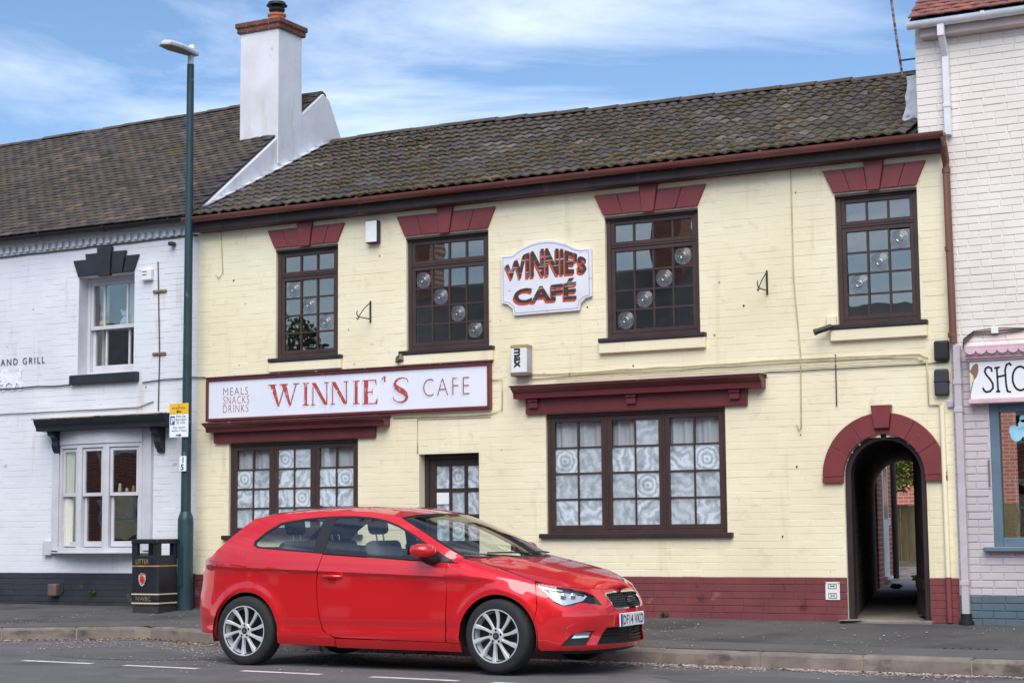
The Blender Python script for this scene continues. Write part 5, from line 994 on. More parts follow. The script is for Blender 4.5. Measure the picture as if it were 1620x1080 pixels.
M_yel = pm('traffic_yellow', srgb(240,186,40), rough=.5); M_tr = pm('traffic_white', srgb(238,240,242), rough=.5); M_blu = pm('traffic_blue', srgb(36,84,150), rough=.5); M_bk = pm('sign_black', srgb(26,26,30), rough=.5); yq = LY-.075
pk = empty('parking_sign', (-14.01,yq,2.39), 'yellow and white parking restriction plate on the lamp post', 'sign')
MB().box(-14.16,-13.862,yq-.006,yq,2.684,2.815).build('yellow_plate', M_yel, pk, bevel=.004); MB().box(-14.16,-13.862,yq-.006,yq,2.392,2.681).build('white_plate', M_tr, pk, bevel=.004); MB().box(-14.145,-14.075,yq-.008,yq-.0065,2.55,2.66).build('parking_square', M_blu, pk)
put_text('P', -14.132, 2.565, yq-.009, .105, M_tr, pk, bold=.003)
for tx, x, z, s in (('At any time',-14.12,2.745,.045),('Mon-Sat',-14.055,2.637,.046),('8am-6pm',-14.062,2.598,.046),('30 mins',-14.05,2.559,.046),('No return',-14.10,2.50,.046),('within 1 hour',-14.125,2.462,.044)): put_text(tx, x, z, yq-.0072, s, M_bk, pk)
for s_, z in ((-1,2.712),(1,2.418)):
    MB().prism([(-14.01+s_*.04,z),(-14.01+s_*.012,z+.022),(-14.01+s_*.012,z+.007),(-14.01-s_*.04,z+.007),(-14.01-s_*.04,z-.007),(-14.01+s_*.012,z-.007),(-14.01+s_*.012,z-.022)], yq-.0085, yq-.0066).build('arrow', M_bk, pk)
g = MB(); frame_ring(g, -14.022,-13.998,2.765,2.80,.004,yq-.0078,yq-.0068); g.build('symbol', pm('sign_red', srgb(180,60,40), rough=.5), pk)
np_ = MB().box(-13.995,-13.895,LY-.078,LY-.066,1.97,2.158).build('column_number', M_tr, at=(-13.97,LY-.07,1.97)); tag(np_, 'white number plate reading 15 on the lamp post', 'number plate'); put_text('1', -13.965, 2.075, LY-.0795, .10, M_bk, np_, bold=.003); put_text('5', -13.975, 1.985, LY-.0795, .10, M_bk, np_, bold=.003)
BX0,BX1,BY0,BY1 = -14.40,-13.975,16.93,17.32; BZ = on_pave(-14.2,17.1)-.01; T = BZ+.90
M_bin = pm('black_moulded_plastic', srgb(34,36,42), srgb(26,28,33), 6., .45, .2, 50); M_gold = pm('gold_band', srgb(186,152,96), srgb(150,122,78), 9., .4); M_ivory = pm('worn_ivory_band', srgb(206,196,170), rough=.5)
lb = empty('litter_bin', (-14.19,17.12,BZ), 'black litter bin with gold bands, crest and NWBC lettering', 'litter bin')
def ch(x0,x1,y0,y1,c): return [(x0+c,y0),(x1-c,y0),(x1,y0+c),(x1,y1-c),(x1-c,y1),(x0+c,y1),(x0,y1-c),(x0,y0+c)]
MB().prismz(ch(BX0+.015,BX1-.015,BY0+.015,BY1-.015,.02), BZ, BZ+.155).build('foot', pm('scuffed_black_plastic', srgb(58,56,56), srgb(40,40,42), 9., .6, .4, 50), lb, bevel=.004); MB().prismz(ch(BX0,BX1,BY0,BY1,.025), BZ+.156, BZ+.665).build('body', M_bin, lb, bevel=.004)
g = MB()
for x in (BX0+.005,BX1-.085):
    for y_ in (BY0+.005,BY1-.075): MB().box(x,x+.08,y_,y_+.07,BZ+.66,BZ+.86).build('corner_post', M_bin, lb, bevel=.006)
g = MB(); g.box(BX0+.006,BX1-.006,BY0+.006,BY1-.006,BZ+.64,BZ+.70); g.build('aperture_rim', M_bin, lb, bevel=.01)
MB().prismz(ch(BX0-.012,BX1+.012,BY0-.012,BY1+.012,.03), BZ+.842, BZ+.90).build('hood', M_bin, lb, bevel=.012, seg=2)
for z, m_ in ((.565,M_gold),(.225,M_ivory),(.115,M_ivory)): MB().prismz(ch(BX0-.003,BX1+.003,BY0-.003,BY1+.003,.025), BZ+z, BZ+z+.016).build('band', m_, lb)
fit_text('NWBC', BX0+.09, BX1-.10, BZ+.150, BZ+.205, BY0-.0045, pm('bronze_lettering', srgb(132,122,108), rough=.5), lb); fit_text('LITTER', BX0+.08, BX1-.14, BZ+.60, BZ+.655, BY0-.003, M_gold, lb)
sh = lambda k, y_: [(-14.215+k*x, z) for x, z in ((-.055,BZ+.475),(-.055,BZ+.40),(-.03,BZ+.345),(0,BZ+.325),(.03,BZ+.345),(.055,BZ+.40),(.055,BZ+.475),(0,BZ+.49))]
MB().prism(sh(1,0), BY0-.007, BY0-.001).build('crest', pm('crest_silver', srgb(206,198,190), srgb(150,60,56), 60., .5, lo=.44, hi=.54), lb); MB().prism([(-14.215+.03*math.cos(R(a)),BZ+.41+.045*math.sin(R(a))) for a in range(0,360,30)], BY0-.009, BY0-.0072).build('crest_charge', pm('crest_red', srgb(176,44,44), rough=.5), lb)
# ------------------------------------------------------------------ the red hatchback
car = empty('parked_car', (-7.269,14.10,0.004), 'red three door hatchback parked at the kerb', 'car'); car.rotation_euler.z = R(1.21)
def paint(name, col, fl):
    m = pm(name, col, rough=.38, coat=1., spec=.3, metal=.5); m.node_tree.nodes['Principled BSDF'].inputs['Coat IOR'].default_value = 1.7; return m
M_paint = paint('red_car_paint', (.84,.013,.020,1), 0); M_trim = pm('satin_black_trim', srgb(26,26,28), rough=.45); M_under = pm('black_underbody', srgb(16,16,17), rough=.9); M_tyre = pm('tyre_rubber', srgb(40,40,42), srgb(32,32,34), 20., .8, .3, 60, obj=True)
M_alloy = pm('silver_alloy', srgb(214,216,220), rough=.3, metal=.35); M_chrome = pm('bright_chrome', srgb(230,232,236), rough=.08, metal=1.); M_dark = pm('dark_wheel_recess', srgb(46,46,50), rough=.5, metal=.5)
M_cglass = glass('car_glass', (.90,.95,.93,1), .12); M_lens = glass('clear_lamp_lens', (.92,.94,.95,1), .07); M_seat = pm('charcoal_seat_cloth', srgb(98,100,102), srgb(82,84,86), 9., .9); M_dash = pm('dashboard_plastic', srgb(92,93,94), rough=.7)
ctl = [(-3.40,0),(-3.39,.28),(-3.35,.52),(-3.24,.70),(-3.04,.805),(-2.75,.86),(-2.35,.886),(-1.8,.893),(-1.2,.893),(-.6,.892),(-.1,.888),(.2,.872),(.40,.838),(.56,.772),(.68,.668),(.76,.54),(.815,.39),(.850,.20),(.862,0)]
def catm(P_, n=16):
    out = []; Q = [(2*P_[0][0]-P_[1][0]+.0, -P_[1][1])]+P_+[(P_[-1][0]-.012, -P_[-2][1])]
    for i in range(1, len(Q)-2):
        a,b,c,d = [Vector(q) for q in Q[i-1:i+3]]
        for k in range(n):
            t = k/n; out.append(.5*((2*b)+(c-a)*t+(2*a-5*b+4*c-d)*t*t+(3*b-a-3*c+d)*t**3))
    out.append(Vector(P_[-1])); return out
PC = catm(ctl); AL = [0.]
for p, q in zip(PC, PC[1:]): AL.append(AL[-1]+(q-p).length)
i0 = min(range(len(PC)), key=lambda i: abs(PC[i].x) if PC[i].x > -1 else 9); sh0 = AL[i0]-PC[i0].x; AL = [a-sh0 for a in AL]; A0, A1 = AL[0], AL[-1]
import bisect
def plan(a):
    i = max(0, min(len(AL)-2, bisect.bisect_right(AL, a)-1)); t = (a-AL[i])/(AL[i+1]-AL[i]); t = max(0,min(1,t)); p = PC[i].lerp(PC[i+1], t)
    d0 = (PC[min(i+1,len(PC)-1)]-PC[max(i-1,0)]); d1 = (PC[min(i+2,len(PC)-1)]-PC[i]); d = d0.lerp(d1,t).normalized(); return p, Vector((-d.y,d.x))
ZB = [(-3.4,1.06),(-2.5,1.045),(-1.79,1.005),(-1.0,.962),(-.40,.92)]
ZT = [(-.45,.955),(-.36,.965),(-.15,.915),(0,.873),(.2,.812),(.35,.768),(.5,.742),(.7,.718),(.9,.703),(1.15,.692),(1.5,.688)]
RIN = [(-.45,.13),(-.2,.15),(0,.135),(.2,.11),(.35,.085),(.6,.05),(.9,.02),(1.1,0)]
PF = [(.12,-.10),(.17,-.07),(.205,-.015),(.225,-.004),(.25,-.012),(.32,-.022),(.40,-.006),(.47,0),(.53,-.006),(.58,-.026),(.64,-.058),(.70,-.10)]
PR_ = [(.2,-.06),(.28,-.02),(.5,0),(.6,-.005),(.68,-.02),(.76,-.03),(.85,-.035),(.95,-.06),(1.1,-.2)]
def off(a, z):
    x = a; zb = interp(ZB, x); zc = .835-.035*(x+1.2); o = 0.
    if z < .34: o -= .045*((.34-z)/.16)**2
    f = 1-sm(-.35,.15,x)*.85
    if z < zc:
        d = zc-z; dp = .024*f; hi_ = .032
        o -= dp*sm(0,hi_,d)*(1-sm(hi_*.6,zc-.37,d)) if z > .37 else 0
        if .30 < z <= .42: o -= .010*f*math.sin(math.pi*(z-.30)/.12)
    ob = o
    if z >= zc: d = z-zc; ob = o-.20*d-.35*d*d if z < zb else -.20*(zb-zc)-.35*(zb-zc)**2-.36*(z-zb)-.42*(z-zb)**2
    t = max(0,min(1,(z-(interp(ZT,a)-.17))/.17)); of = o-interp(RIN,a)*(1-math.sqrt(max(0,1-t*t)))
    b = sm(-.60,-.22,x); side = ob*(1-b)+of*b
    for cx in (0,-2.596):
        d = math.hypot(x-cx, z-.30); side += .013*math.exp(-((d-.385)/.055)**2)
    wf = sm(.30,.85,a); wr = sm(-2.85,-3.25,a) if False else sm(2.98,3.35,-a)
    return side*(1-wf)*(1-wr)+interp(PF,z)*wf+interp(PR_,z)*wr
def body(a, z):
    p, n = plan(a); o = off(a, z); return Vector((p.x+n.x*o, p.y+n.y*o, z))
def inpoly(P_, x, y):
    r = False; n = len(P_); j = n-1
    for i in range(n):
        if (P_[i][1] > y) != (P_[j][1] > y) and x < (P_[j][0]-P_[i][0])*(y-P_[i][1])/(P_[j][1]-P_[i][1])+P_[i][0]: r = not r
        j = i
    return r
def resample(P_, s):
    out = []
    for a, b in zip(P_, P_[1:]+P_[:1]):
        n = max(1, int(math.hypot(b[0]-a[0], b[1]-a[1])/s+.5))
        for k in range(n): out.append((a[0]+(b[0]-a[0])*k/n, a[1]+(b[1]-a[1])*k/n))
    return out
def panel(name, poly, mat, par=None, holes=(), s=.03, fn=body, rim=.012, inset=.002, push=0., mirror=True, only=None, lines=()):
    """a body panel: an outline in (length along the side, height) lifted onto the body surface, with a turned-in edge"""
    loops = [resample(poly, s*.7)]+[resample(list(h), s*.7) for h in holes]; V_ = []; E_ = []
    for L_ in loops:
        b = len(V_); V_ += [Vector(p) for p in L_]; E_ += [(b+i, b+(i+1)%len(L_)) for i in range(len(L_))]
    for ln_ in lines:
        for q0, q1 in zip(ln_, ln_[1:]):
            if inpoly(loops[0],*q0) and inpoly(loops[0],*q1) and not any(inpoly(h,*q0) or inpoly(h,*q1) for h in loops[1:]) and min(min((q[0]-w.x)**2+(q[1]-w.y)**2 for w in V_[:sum(len(l_) for l_ in loops)]) for q in (q0,q1)) > 1e-5: b = len(V_); V_ += [Vector(q0),Vector(q1)]; E_.append((b,b+1))
    bd_ = list(V_); xs_ = [p[0] for p in poly]; zs_ = [p[1] for p in poly]; nx = int((max(xs_)-min(xs_))/s)+1; nz = int((max(zs_)-min(zs_))/s)+1
    for i in range(nx+1):
        for j in range(nz+1):
            x = min(xs_)+i*s+(s/2 if j%2 else 0); z = min(zs_)+j*s
            if inpoly(loops[0],x,z) and not any(inpoly(h,x,z) for h in loops[1:]) and min((x-q.x)**2+(z-q.y)**2 for q in bd_) > (s*.45)**2: V_.append(Vector((x,z)))
    r = delaunay_2d_cdt(V_, E_, [], 0, 1e-5); vo, fo = r[0], r[2]; objs = []
    fo = [f for f in fo if (lambda c: inpoly(loops[0],c[0],c[1]) and not any(inpoly(h,c[0],c[1]) for h in loops[1:]))((sum(vo[i].x for i in f)/3, sum(vo[i].y for i in f)/3))]
    P3 = []; 
    for v in vo:
        p = fn(v.x, v.y); dx = fn(v.x+.004,v.y)-fn(v.x-.004,v.y); dz_ = fn(v.x,v.y+.004)-fn(v.x,v.y-.004); n = dx.cross(dz_).normalized()
        if n.y < 0 and abs(n.y) > abs(n.x) or (abs(n.x) >= abs(n.y) and n.x*(1 if v.x > -1 else -1) < 0): n = -n
        P3.append((p+n*push, n))
    for sg_ in ((1,-1) if mirror else (1,)):
        if only and sg_ != only: continue
        bm = bmesh.new(); vs_ = [bm.verts.new((p.x, p.y*-sg_, p.z)) for p, n in P3]; ns = [Vector((n.x,n.y*-sg_,n.z)) for p, n in P3]
        for i, v in enumerate(vs_): v.index = i
        for f in fo:
            try: bm.faces.new([vs_[i] for i in f])
            except ValueError: pass
        nm = {v: ns[i] for i, v in enumerate(vs_)}
        for v in [v for v in bm.verts if not v.link_faces]: bm.verts.remove(v); nm.pop(v, None)
        bmesh.ops.recalc_face_normals(bm, faces=bm.faces)
        if rim:
            be = [e for e in bm.edges if len(e.link_faces) == 1]; inn = {}
            for e in be:
                for v in e.verts:
                    if v not in inn: inn[v] = bm.verts.new(v.co-nm[v]*rim)
            for e in be:
                a, b = e.verts
                try: bm.faces.new((a,b,inn[b],inn[a]))
                except ValueError: pass
        # orient outwards
        bmesh.ops.recalc_face_normals(bm, faces=bm.faces)
        f0 = max(bm.faces, key=lambda f: f.calc_area()); k0 = min(nm, key=lambda v: (v.co-f0.calc_center_median()).length)
        if f0.normal.dot(nm[k0]) < 0: bmesh.ops.reverse_faces(bm, faces=bm.faces)
        me = bpy.data.meshes.new(name); bm.to_mesh(me); bm.free(); me.polygons.foreach_set('use_smooth', [True]*len(me.polygons)); me.set_sharp_from_angle(angle=R(50 if not lines else 20)); me.materials.append(mat)
        objs.append(link(name, me, par or car))
    return objs
def arch(cx, a0, a1, r=.362, cz=.30, n=22): return [(cx+r*math.cos(R(a0+(a1-a0)*k/n)), cz+r*math.sin(R(a0+(a1-a0)*k/n))) for k in range(n+1)]
zcr = lambda x: .835-.035*(x+1.2)
CREASE = [(-2.84+.02*k, zcr(-2.84+.02*k)) for k in range(137)]; LOW = [(-1.72+.02*k, .37) for k in range(62)]
zt = lambda a: (a, interp(ZT,a)-.002)
DLO = [(-.425,.932),(-.67,1.066),(-.86,1.166),(-1.057,1.256),(-1.20,1.302),(-1.36,1.330),(-1.55,1.343),(-1.78,1.342),(-2.05,1.326),(-2.306,1.291),(-2.44,1.215),(-2.552,1.125),(-2.558,1.088),(-2.50,1.060),(-1.79,1.012),(-1.1,.970)]
RAIL = [(-3.08,.985),(-2.96,1.075),(-2.85,1.165),(-2.74,1.25),(-2.64,1.325),(-2.5,1.352),(-2.3,1.372),(-2.0,1.388),(-1.7,1.392),(-1.4,1.380),(-1.2,1.356),(-1.06,1.322),(-.86,1.228),(-.66,1.128),(-.47,1.030),(-.36,.972)]
TAIL = [(-2.87,.928),(-3.06,.95),(-3.30,.93),(-3.36,.90),(-3.34,.845),(-3.12,.835),(-3.02,.862)]
panel('rear_quarter', [(-1.772,1.004),(-1.835,.77),(-1.812,.55),(-1.758,.335),(-1.63,.262),(-1.63,.19),(-2.22,.20)]+arch(-2.596,-14,194)+[(-2.975,.27),(-3.2,.28),(A0,.28),(A0,.93),(-3.42,.95),(-3.2,.97)]+RAIL+[(-.385,.925)]+DLO[:-3]+[(-2.50,1.058),(-1.79,1.008)], M_paint, holes=[TAIL], s=.02, lines=[CREASE])
panel('door', [(-.495,.924),(-.490,.82),(-.502,.252),(-1.55,.268),(-1.63,.278),(-1.70,.305),(-1.75,.345),(-1.804,.55),(-1.827,.77),(-1.766,1.000),(-1.1,.960)], M_paint, s=.018, lines=[CREASE,LOW])
panel('sill', [(-.355,.17),(-.355,.238),(-.50,.246),(-1.62,.258),(-1.622,.18)], M_paint)
panel('front_wing', [(-.488,.252),(-.355,.244)]+arch(0,190,22)+[(.365,.55),(.352,.70),(.338,.750)]+[zt(a) for a in (.33,.2,.1,0,-.15,-.28,-.36)]+[(-.385,.922),(-.488,.920)], M_paint, s=.016)
HL = [(.345,.752),(.50,.730),(.68,.706),(.86,.676),(.94,.640),(1.0,.560),(.90,.570),(.80,.588),(.74,.590),(.68,.566),(.60,.560),(.52,.592),(.44,.660)]
e = A1; GR = [(e+.001,.668),(e-.20,.668),(e-.335,.660),(e-.36,.645),(e-.30,.535),(e-.26,.522),(e+.001,.522)]
IN = [(e+.001,.372),(e-.40,.372),(e-.47,.30),(e-.53,.235),(e-.3,.232),(e+.001,.230)]
FG = [(.56,.232),(.66,.325),(.80,.352),(.90,.352),(.80,.232)]
panel('front_bumper', arch(0,21,-10)[:]+[(.36,.19),(.8,.185),(e,.185),(e,.372)]+IN[1:5]+[(e,.231),(e,.231)] if False else arch(0,21,-12)+[(.40,.195),(.8,.19),(e,.19),(e,.2295)]+IN[4:0:-1]+[(e,.373),(e,.5215)]+GR[5:0:-1]+[(e,.669),(e,.687)]+[zt(a) for a in (1.3,1.15,1.0,.9,.8,.7,.6,.5,.42)]+[(.345,.758)]+HL[:0:-1][::1][0:0]+[(.358,.70),(.371,.55)], M_paint, holes=[HL,FG], s=.025)
panel('window_trim', DLO, M_trim, push=-.004, rim=.01, holes=[[(-2.528,1.118),(-2.53,1.094),(-2.49,1.075),(-1.885,1.031),(-1.850,1.330),(-2.06,1.312),(-2.298,1.276),(-2.425,1.205)],[(-1.765,1.026),(-1.725,1.330),(-1.55,1.330),(-1.36,1.317),(-1.20,1.288),(-1.057,1.242),(-.86,1.150),(-.70,1.066),(-.60,.958)]], s=.02)
panel('side_window', [(-2.530,1.119),(-2.532,1.093),(-2.491,1.073),(-1.883,1.029),(-1.848,1.332),(-2.06,1.314),(-2.300,1.278),(-2.427,1.207)], M_cglass, push=-.007, rim=0, s=.04)
panel('side_window', [(-1.767,1.024),(-1.723,1.332),(-1.55,1.332),(-1.36,1.319),(-1.20,1.290),(-1.056,1.244),(-.86,1.152),(-.70,1.068),(-.598,.956)], M_cglass, push=-.007, rim=0, s=.04)
panel('fuel_flap', [(-2.60,.985),(-2.79,.995),(-2.80,.87),(-2.62,.862),(-2.585,.88)], M_paint, push=.0015, rim=.004, s=.02, only=1)
for pl0 in ([(-1.80,1.0),(-1.83,.77),(-1.75,.33),(-2.2,.4),(-2.3,.65),(-2.9,.65),(-3.1,.6),(-3.1,.95)]+RAIL[1:]+[(-.42,.95)]+[(x-.0,z+.008) for x,z in DLO[1:-3]]+[(-2.50,1.05)], [(-.50,.92),(-.50,.26),(-1.6,.29),(-1.79,.55),(-1.81,.77),(-1.76,1.0)]):
    panel('inner_lining', pl0, M_dash, push=-.028, rim=0, s=.06)
M_tl = pm('dark_red_lamp_lens', srgb(176,14,20), rough=.15, coat=1.); M_tl2 = pm('smoked_red_lamp', srgb(60,6,10), rough=.2, coat=1.)
for o in panel('tail_lamp', TAIL, M_tl, push=-.003, s=.02): pass
# dark structure seen through shut lines and arches
g = MB(); n = 60; rows = [.29,.4,.6,.78,.9]
for sg_ in (1,-1):
    vs_ = []
    for z in rows:
        for k in range(n+1):
            a = A0+.25+(A1-A0-.42)*k/n; p = body(a,z); q, nn = plan(a); d = .03; z_ = min(z, interp(ZT,a)-.06) if a > -.5 else z; p = body(a,z_); c = Vector((p.x-nn.x*d, (p.y-nn.y*d)*-sg_, z_)); vs_.append(c)
    fs_ = []
    for j in range(len(rows)-1):
        for k in range(n):
            xm = A0+.25+(A1-A0-.42)*(k+.5)/n; zm_ = (rows[j]+rows[j+1])/2
            if min(math.hypot(xm-0,zm_-.3), math.hypot(xm+2.596,zm_-.3)) > .47: fs_.append((j*(n+1)+k,j*(n+1)+k+1,(j+1)*(n+1)+k+1,(j+1)*(n+1)+k))
    g.add(vs_, fs_)
g.box(-2.9,.60,-.60,.60,.20,.25); g.box(-2.1,-.5,-.80,.80,.19,.24)
g.build('floorpan', M_under, car, local=True, recalc=False)
for cx in (0,-2.596):
    for sg_ in (1,-1):
        g = MB(); m = 20; ra = .375
        prof = [(cx+ra*math.cos(math.pi*(-.08+1.16*k/m)), .30+ra*math.sin(math.pi*(-.08+1.16*k/m))) for k in range(m+1)]
        g.add([(x,-sg_*.865,z) for x,z in prof]+[(x,-sg_*.56,z) for x,z in prof], [(i,i+1,m+2+i,m+1+i) for i in range(m)]); g.add([(x,-sg_*.56,z) for x,z in prof], [tuple(range(m+1))]); g.build('wheel_liner', M_under, car, local=True, recalc=False)
# bonnet, roof, screens
HC = [(-.36,.985),(-.2,.985),(0,.962),(.2,.925),(.4,.878),(.6,.822),(.75,.768),(.83,.724),(.862,.698)]
def bon(u, v):   # u along, v across -1..1
    a = -.36+(A1-.02+.36)*u
    E = body(min(a,A1-.0), interp(ZT,a)+.001); vv = abs(v)
    x0_ = -.36+(.345)*1.0; xc = x0_*0+(-.015)+(.858+.015)*u
    x = E.x*vv**2+xc*(1-vv**2); y_ = E.y*v; zc_ = interp(HC, xc); z = E.z*vv**2.4+zc_*(1-vv**2.4)
    z += .010*math.exp(-((vv-.62)/.10)**2)*(1-u)*(1 if vv < 1 else 0)*sm(1,.9,vv) if False else .012*math.exp(-((vv-.60)/.12)**2)*(1-u**2)
    return Vector((x,-y_,z))
def surf(name, fn, nu, nv, mat, rev=False):
    vs_ = [fn(i/nu, -1+2*j/nv) for i in range(nu+1) for j in range(nv+1)]; fs_ = [(i*(nv+1)+j,i*(nv+1)+j+1,(i+1)*(nv+1)+j+1,(i+1)*(nv+1)+j) for i in range(nu) for j in range(nv)]
    if rev: fs_ = [f[::-1] for f in fs_]
    me = bpy.data.meshes.new(name); me.from_pydata(vs_, [], fs_); me.polygons.foreach_set('use_smooth', [True]*len(fs_)); me.materials.append(mat); return link(name, me, car)
surf('bonnet', bon, 36, 40, M_paint)
rail3 = lambda x: body(x, interp([(p[0],p[1]) for p in RAIL if p[0] <= -.3], x))
ZRF = [(-2.76,1.338),(-2.6,1.388),(-2.4,1.412),(-2.1,1.432),(-1.8,1.440),(-1.5,1.437),(-1.25,1.420),(-1.05,1.392),(-.90,1.362)]
def roof_(u, v):
    xe = -2.64+(1.58)*u; E = rail3(xe); vv = abs(v); xc = -2.78+(1.88)*u; x = E.x*vv**2+xc*(1-vv**2); zc_ = interp(ZRF, xc)
    return Vector((x, -E.y*v, E.z*vv**3.2+zc_*(1-vv**3.2)))
surf('roof', roof_, 30, 30, M_paint)
def screen(u, v):
    A = body(-.36-.70*u, interp(RAIL, -.36-.70*u)); vv = abs(v); cb = Vector((-.015,0,.965)); ct = Vector((-.90,0,1.362)); c = cb.lerp(ct,u)+Vector((.03,0,.02))*math.sin(math.pi*u)
    k = vv**2; y_ = A.y*v; return Vector((A.x*k+c.x*(1-k), -y_, A.z*k+c.z*(1-k)))
def band(fn, u0, u1, v0, v1): return lambda u, v: fn(u0+(u1-u0)*u, v0+(v1-v0)*(v+1)/2)
surf('windscreen', band(screen,.03,.965,-.965,.965), 24, 30, M_cglass)
for nm, b in (('screen_border',(.0,.03,-1,1)),('screen_border',(.965,1,-1,1)),('screen_border',(.03,.965,-1,-.965)),('screen_border',(.03,.965,.965,1))): surf(nm, band(screen,*b), 16, 20, M_trim)
def rearsc(u, v):
    A = rail3(-2.64-.44*u); vv = abs(v); c = Vector((-2.78,0,1.338)).lerp(Vector((-3.22,0,.99)),u); k = vv**2.5; return Vector((A.x*k+c.x*(1-k), -A.y*v, A.z*k+c.z*(1-k)))
surf('hatch', band(rearsc,.0,1,-1,1), 14, 24, M_trim) if False else None
surf('rear_window', band(rearsc,.08,.8,-.86,.86), 10, 16, M_cglass)
for b in ((0,.08,-1,1),(.8,1,-1,1),(.08,.8,-1,-.86),(.08,.8,.86,1)): surf('hatch', band(rearsc,*b), 10, 16, M_paint)
def hatch2(u, v):
    a = A0; E = body(-3.2+0*u, .985); q = body(A0+.02, .93); vv = abs(v); top = rearsc(1,v); bot = Vector((-3.22+.10*vv**3, -.58*v, .90)); return top.lerp(bot,u)
surf('hatch', hatch2, 4, 16, M_paint)
surf('scuttle', lambda u,v: screen(.0,v)+Vector((.05*(1-u)*(1-abs(v))+.004,0,-.02*(1-u))), 2, 20, M_trim)
# spoiler lip
surf('spoiler', lambda u,v: roof_(0,v)+Vector((-.09*u*(1-abs(v)**4*.8),0,-.018*u)), 4, 24, M_paint)
surf('headlining', lambda u,v: roof_(.05+.9*u,v*.93)+Vector((0,0,-.03)), 10, 12, pm('grey_headlining', srgb(150,150,146), rough=.95))
# wheels
def wheel(x, sg_, steer=0):
    w = empty('wheel', (x,-sg_*.80,.312)); w.parent = car; w.rotation_euler.z = steer
    rt_ = .313; prof = [(.205,-.10),(.235,-.108),(.275,-.106),(.298,-.094),(.310,-.075),(rt_,-.04),(rt_,.04),(.310,.075),(.298,.094),(.275,.106),(.235,.108),(.205,.10)]
    MB().lathe([(r,h*-sg_*.93) for r,h in prof], 56, (0,0,0), 'y', cap=False).build('tyre', M_tyre, w, local=True, smooth=45)
    s = -sg_; g = MB(); g.lathe([(.227,s*.103),(.219,s*.104),(.214,s*.092),(.205,s*.06),(.196,s*-.06)], 56, (0,0,0), 'y', cap=False); g.build('rim', M_alloy, w, local=True, smooth=40)
    MB().lathe([(.200,s*.02),(.10,s*.015),(.001,s*.02)], 40, (0,0,0), 'y', cap=False).build('brake_disc', M_dark, w, local=True, smooth=40)
    g = MB()
    for k in range(10):
        a = R(36*k+6); tw = R(9); da = lambda r: (r-.05)/.165*tw
        def pt(r, side, h): q = a+da(r)+side/r; return (r*math.cos(q), s*h, r*math.sin(q))
        rs = [.052,.09,.13,.17,.2,.217]; wd_ = [.0145,.0135,.015,.019,.0235,.026]; hs = [.090,.088,.088,.092,.097,.100]; vs_ = []
        for r, ww, h in zip(rs, wd_, hs): vs_ += [pt(r,-ww,h-.016),pt(r,-ww*.8,h),pt(r,ww*.55,h+.001),pt(r,ww,h-.026)]
        g.add(vs_, [(4*i+j,4*i+(j+1)%4,4*i+4+(j+1)%4,4*i+4+j) for i in range(5) for j in range(4)])
    g.build('spokes', M_alloy, w, local=True, bevel=.0015)
    g = MB(); g.lathe([(.068,s*.07),(.068,s*.086),(.062,s*.092),(.034,s*.092),(.031,s*.086),(.001,s*.086)], 36, (0,0,0), 'y', cap=False); g.build('hub', M_alloy, w, local=True, smooth=35)
    g = MB()
    for k in range(5): q = R(72*k+18); g.lathe([(.0105,s*.084),(.0105,s*.0935),(.004,s*.0935)], 10, (.050*math.cos(q),0,.050*math.sin(q)), 'y')
    g.lathe([(.027,s*.086),(.027,s*.093),(.02,s*.0945),(.001,s*.0945)], 24, (0,0,0), 'y', cap=False); g.build('bolts', M_trim, w, local=True, smooth=35)
    MB().add([(q*.015+.003*math.sin(9*h_),s*.0955,h_) for q,h_ in ((-1,-.010),(-.2,-.012),(1,-.006),(.2,.0),(-1,.006),(0,.013),(1,.010))],[(0,1,2,3),(3,4,5,6)]).build('emblem', M_chrome, w, local=True, recalc=False)
for x in (0,-2.596):
    for s in (1,-1): wheel(x, s, R(-2.5) if x == 0 else 0)
# front lamps, grille, plate
M_hlin = pm('lamp_housing_grey', srgb(120,122,128), srgb(84,86,92), 14., .35, metal=.3, obj=True)
for sg_ in (1,-1):
    inner = panel('headlamp', HL, M_hlin, push=-.035, rim=0, s=.02, only=sg_)[0]
    panel('lens', [(x*.999+.0005,z) for x,z in HL], M_lens, inner, push=.001, rim=0, s=.02, only=sg_)
    panel('reflector', [(.47,.700),(.62,.684),(.80,.660),(.84,.640),(.80,.612),(.70,.606),(.62,.588),(.54,.612)], M_alloy, inner, push=-.026, rim=0, s=.015, only=sg_)
    panel('light_strip', [(.362,.742),(.50,.712),(.60,.698),(.60,.690),(.50,.700),(.39,.724),(.455,.665),(.525,.602),(.60,.572),(.80,.610),(.86,.645),(.84,.655),(.79,.622),(.60,.586),(.535,.612),(.47,.672)], M_alloy, inner, push=-.010, rim=.004, s=.012, only=sg_)
    for aa, zz in ((.60,.645),(.70,.645)):
        p = body(aa,zz); q, nn = plan(aa); c = Vector((p.x-nn.x*.02,-sg_*(p.y-nn.y*.02),zz)); g = MB(); r_ = .024
        o_ = MB().lathe([(r_,0),(r_,.012),(r_*.7,.018),(.001,.02)], 16, (0,0,0), 'z').build('projector', M_chrome, inner, local=True, smooth=40); o_.location = c; o_.rotation_euler = Vector((nn.x,-sg_*nn.y,0)).to_track_quat('Z','Y').to_euler()
    fg = panel('fog_surround', FG, M_trim, push=-.012, rim=.0, s=.02, only=sg_)[0]; panel('fog_lamp', [(.665,.295),(.70,.330),(.80,.342),(.86,.340),(.83,.298)], M_chrome, fg, push=-.004, rim=.008, s=.015, only=sg_)
M_mesh = pm('black_honeycomb', srgb(14,14,15), rough=.4)
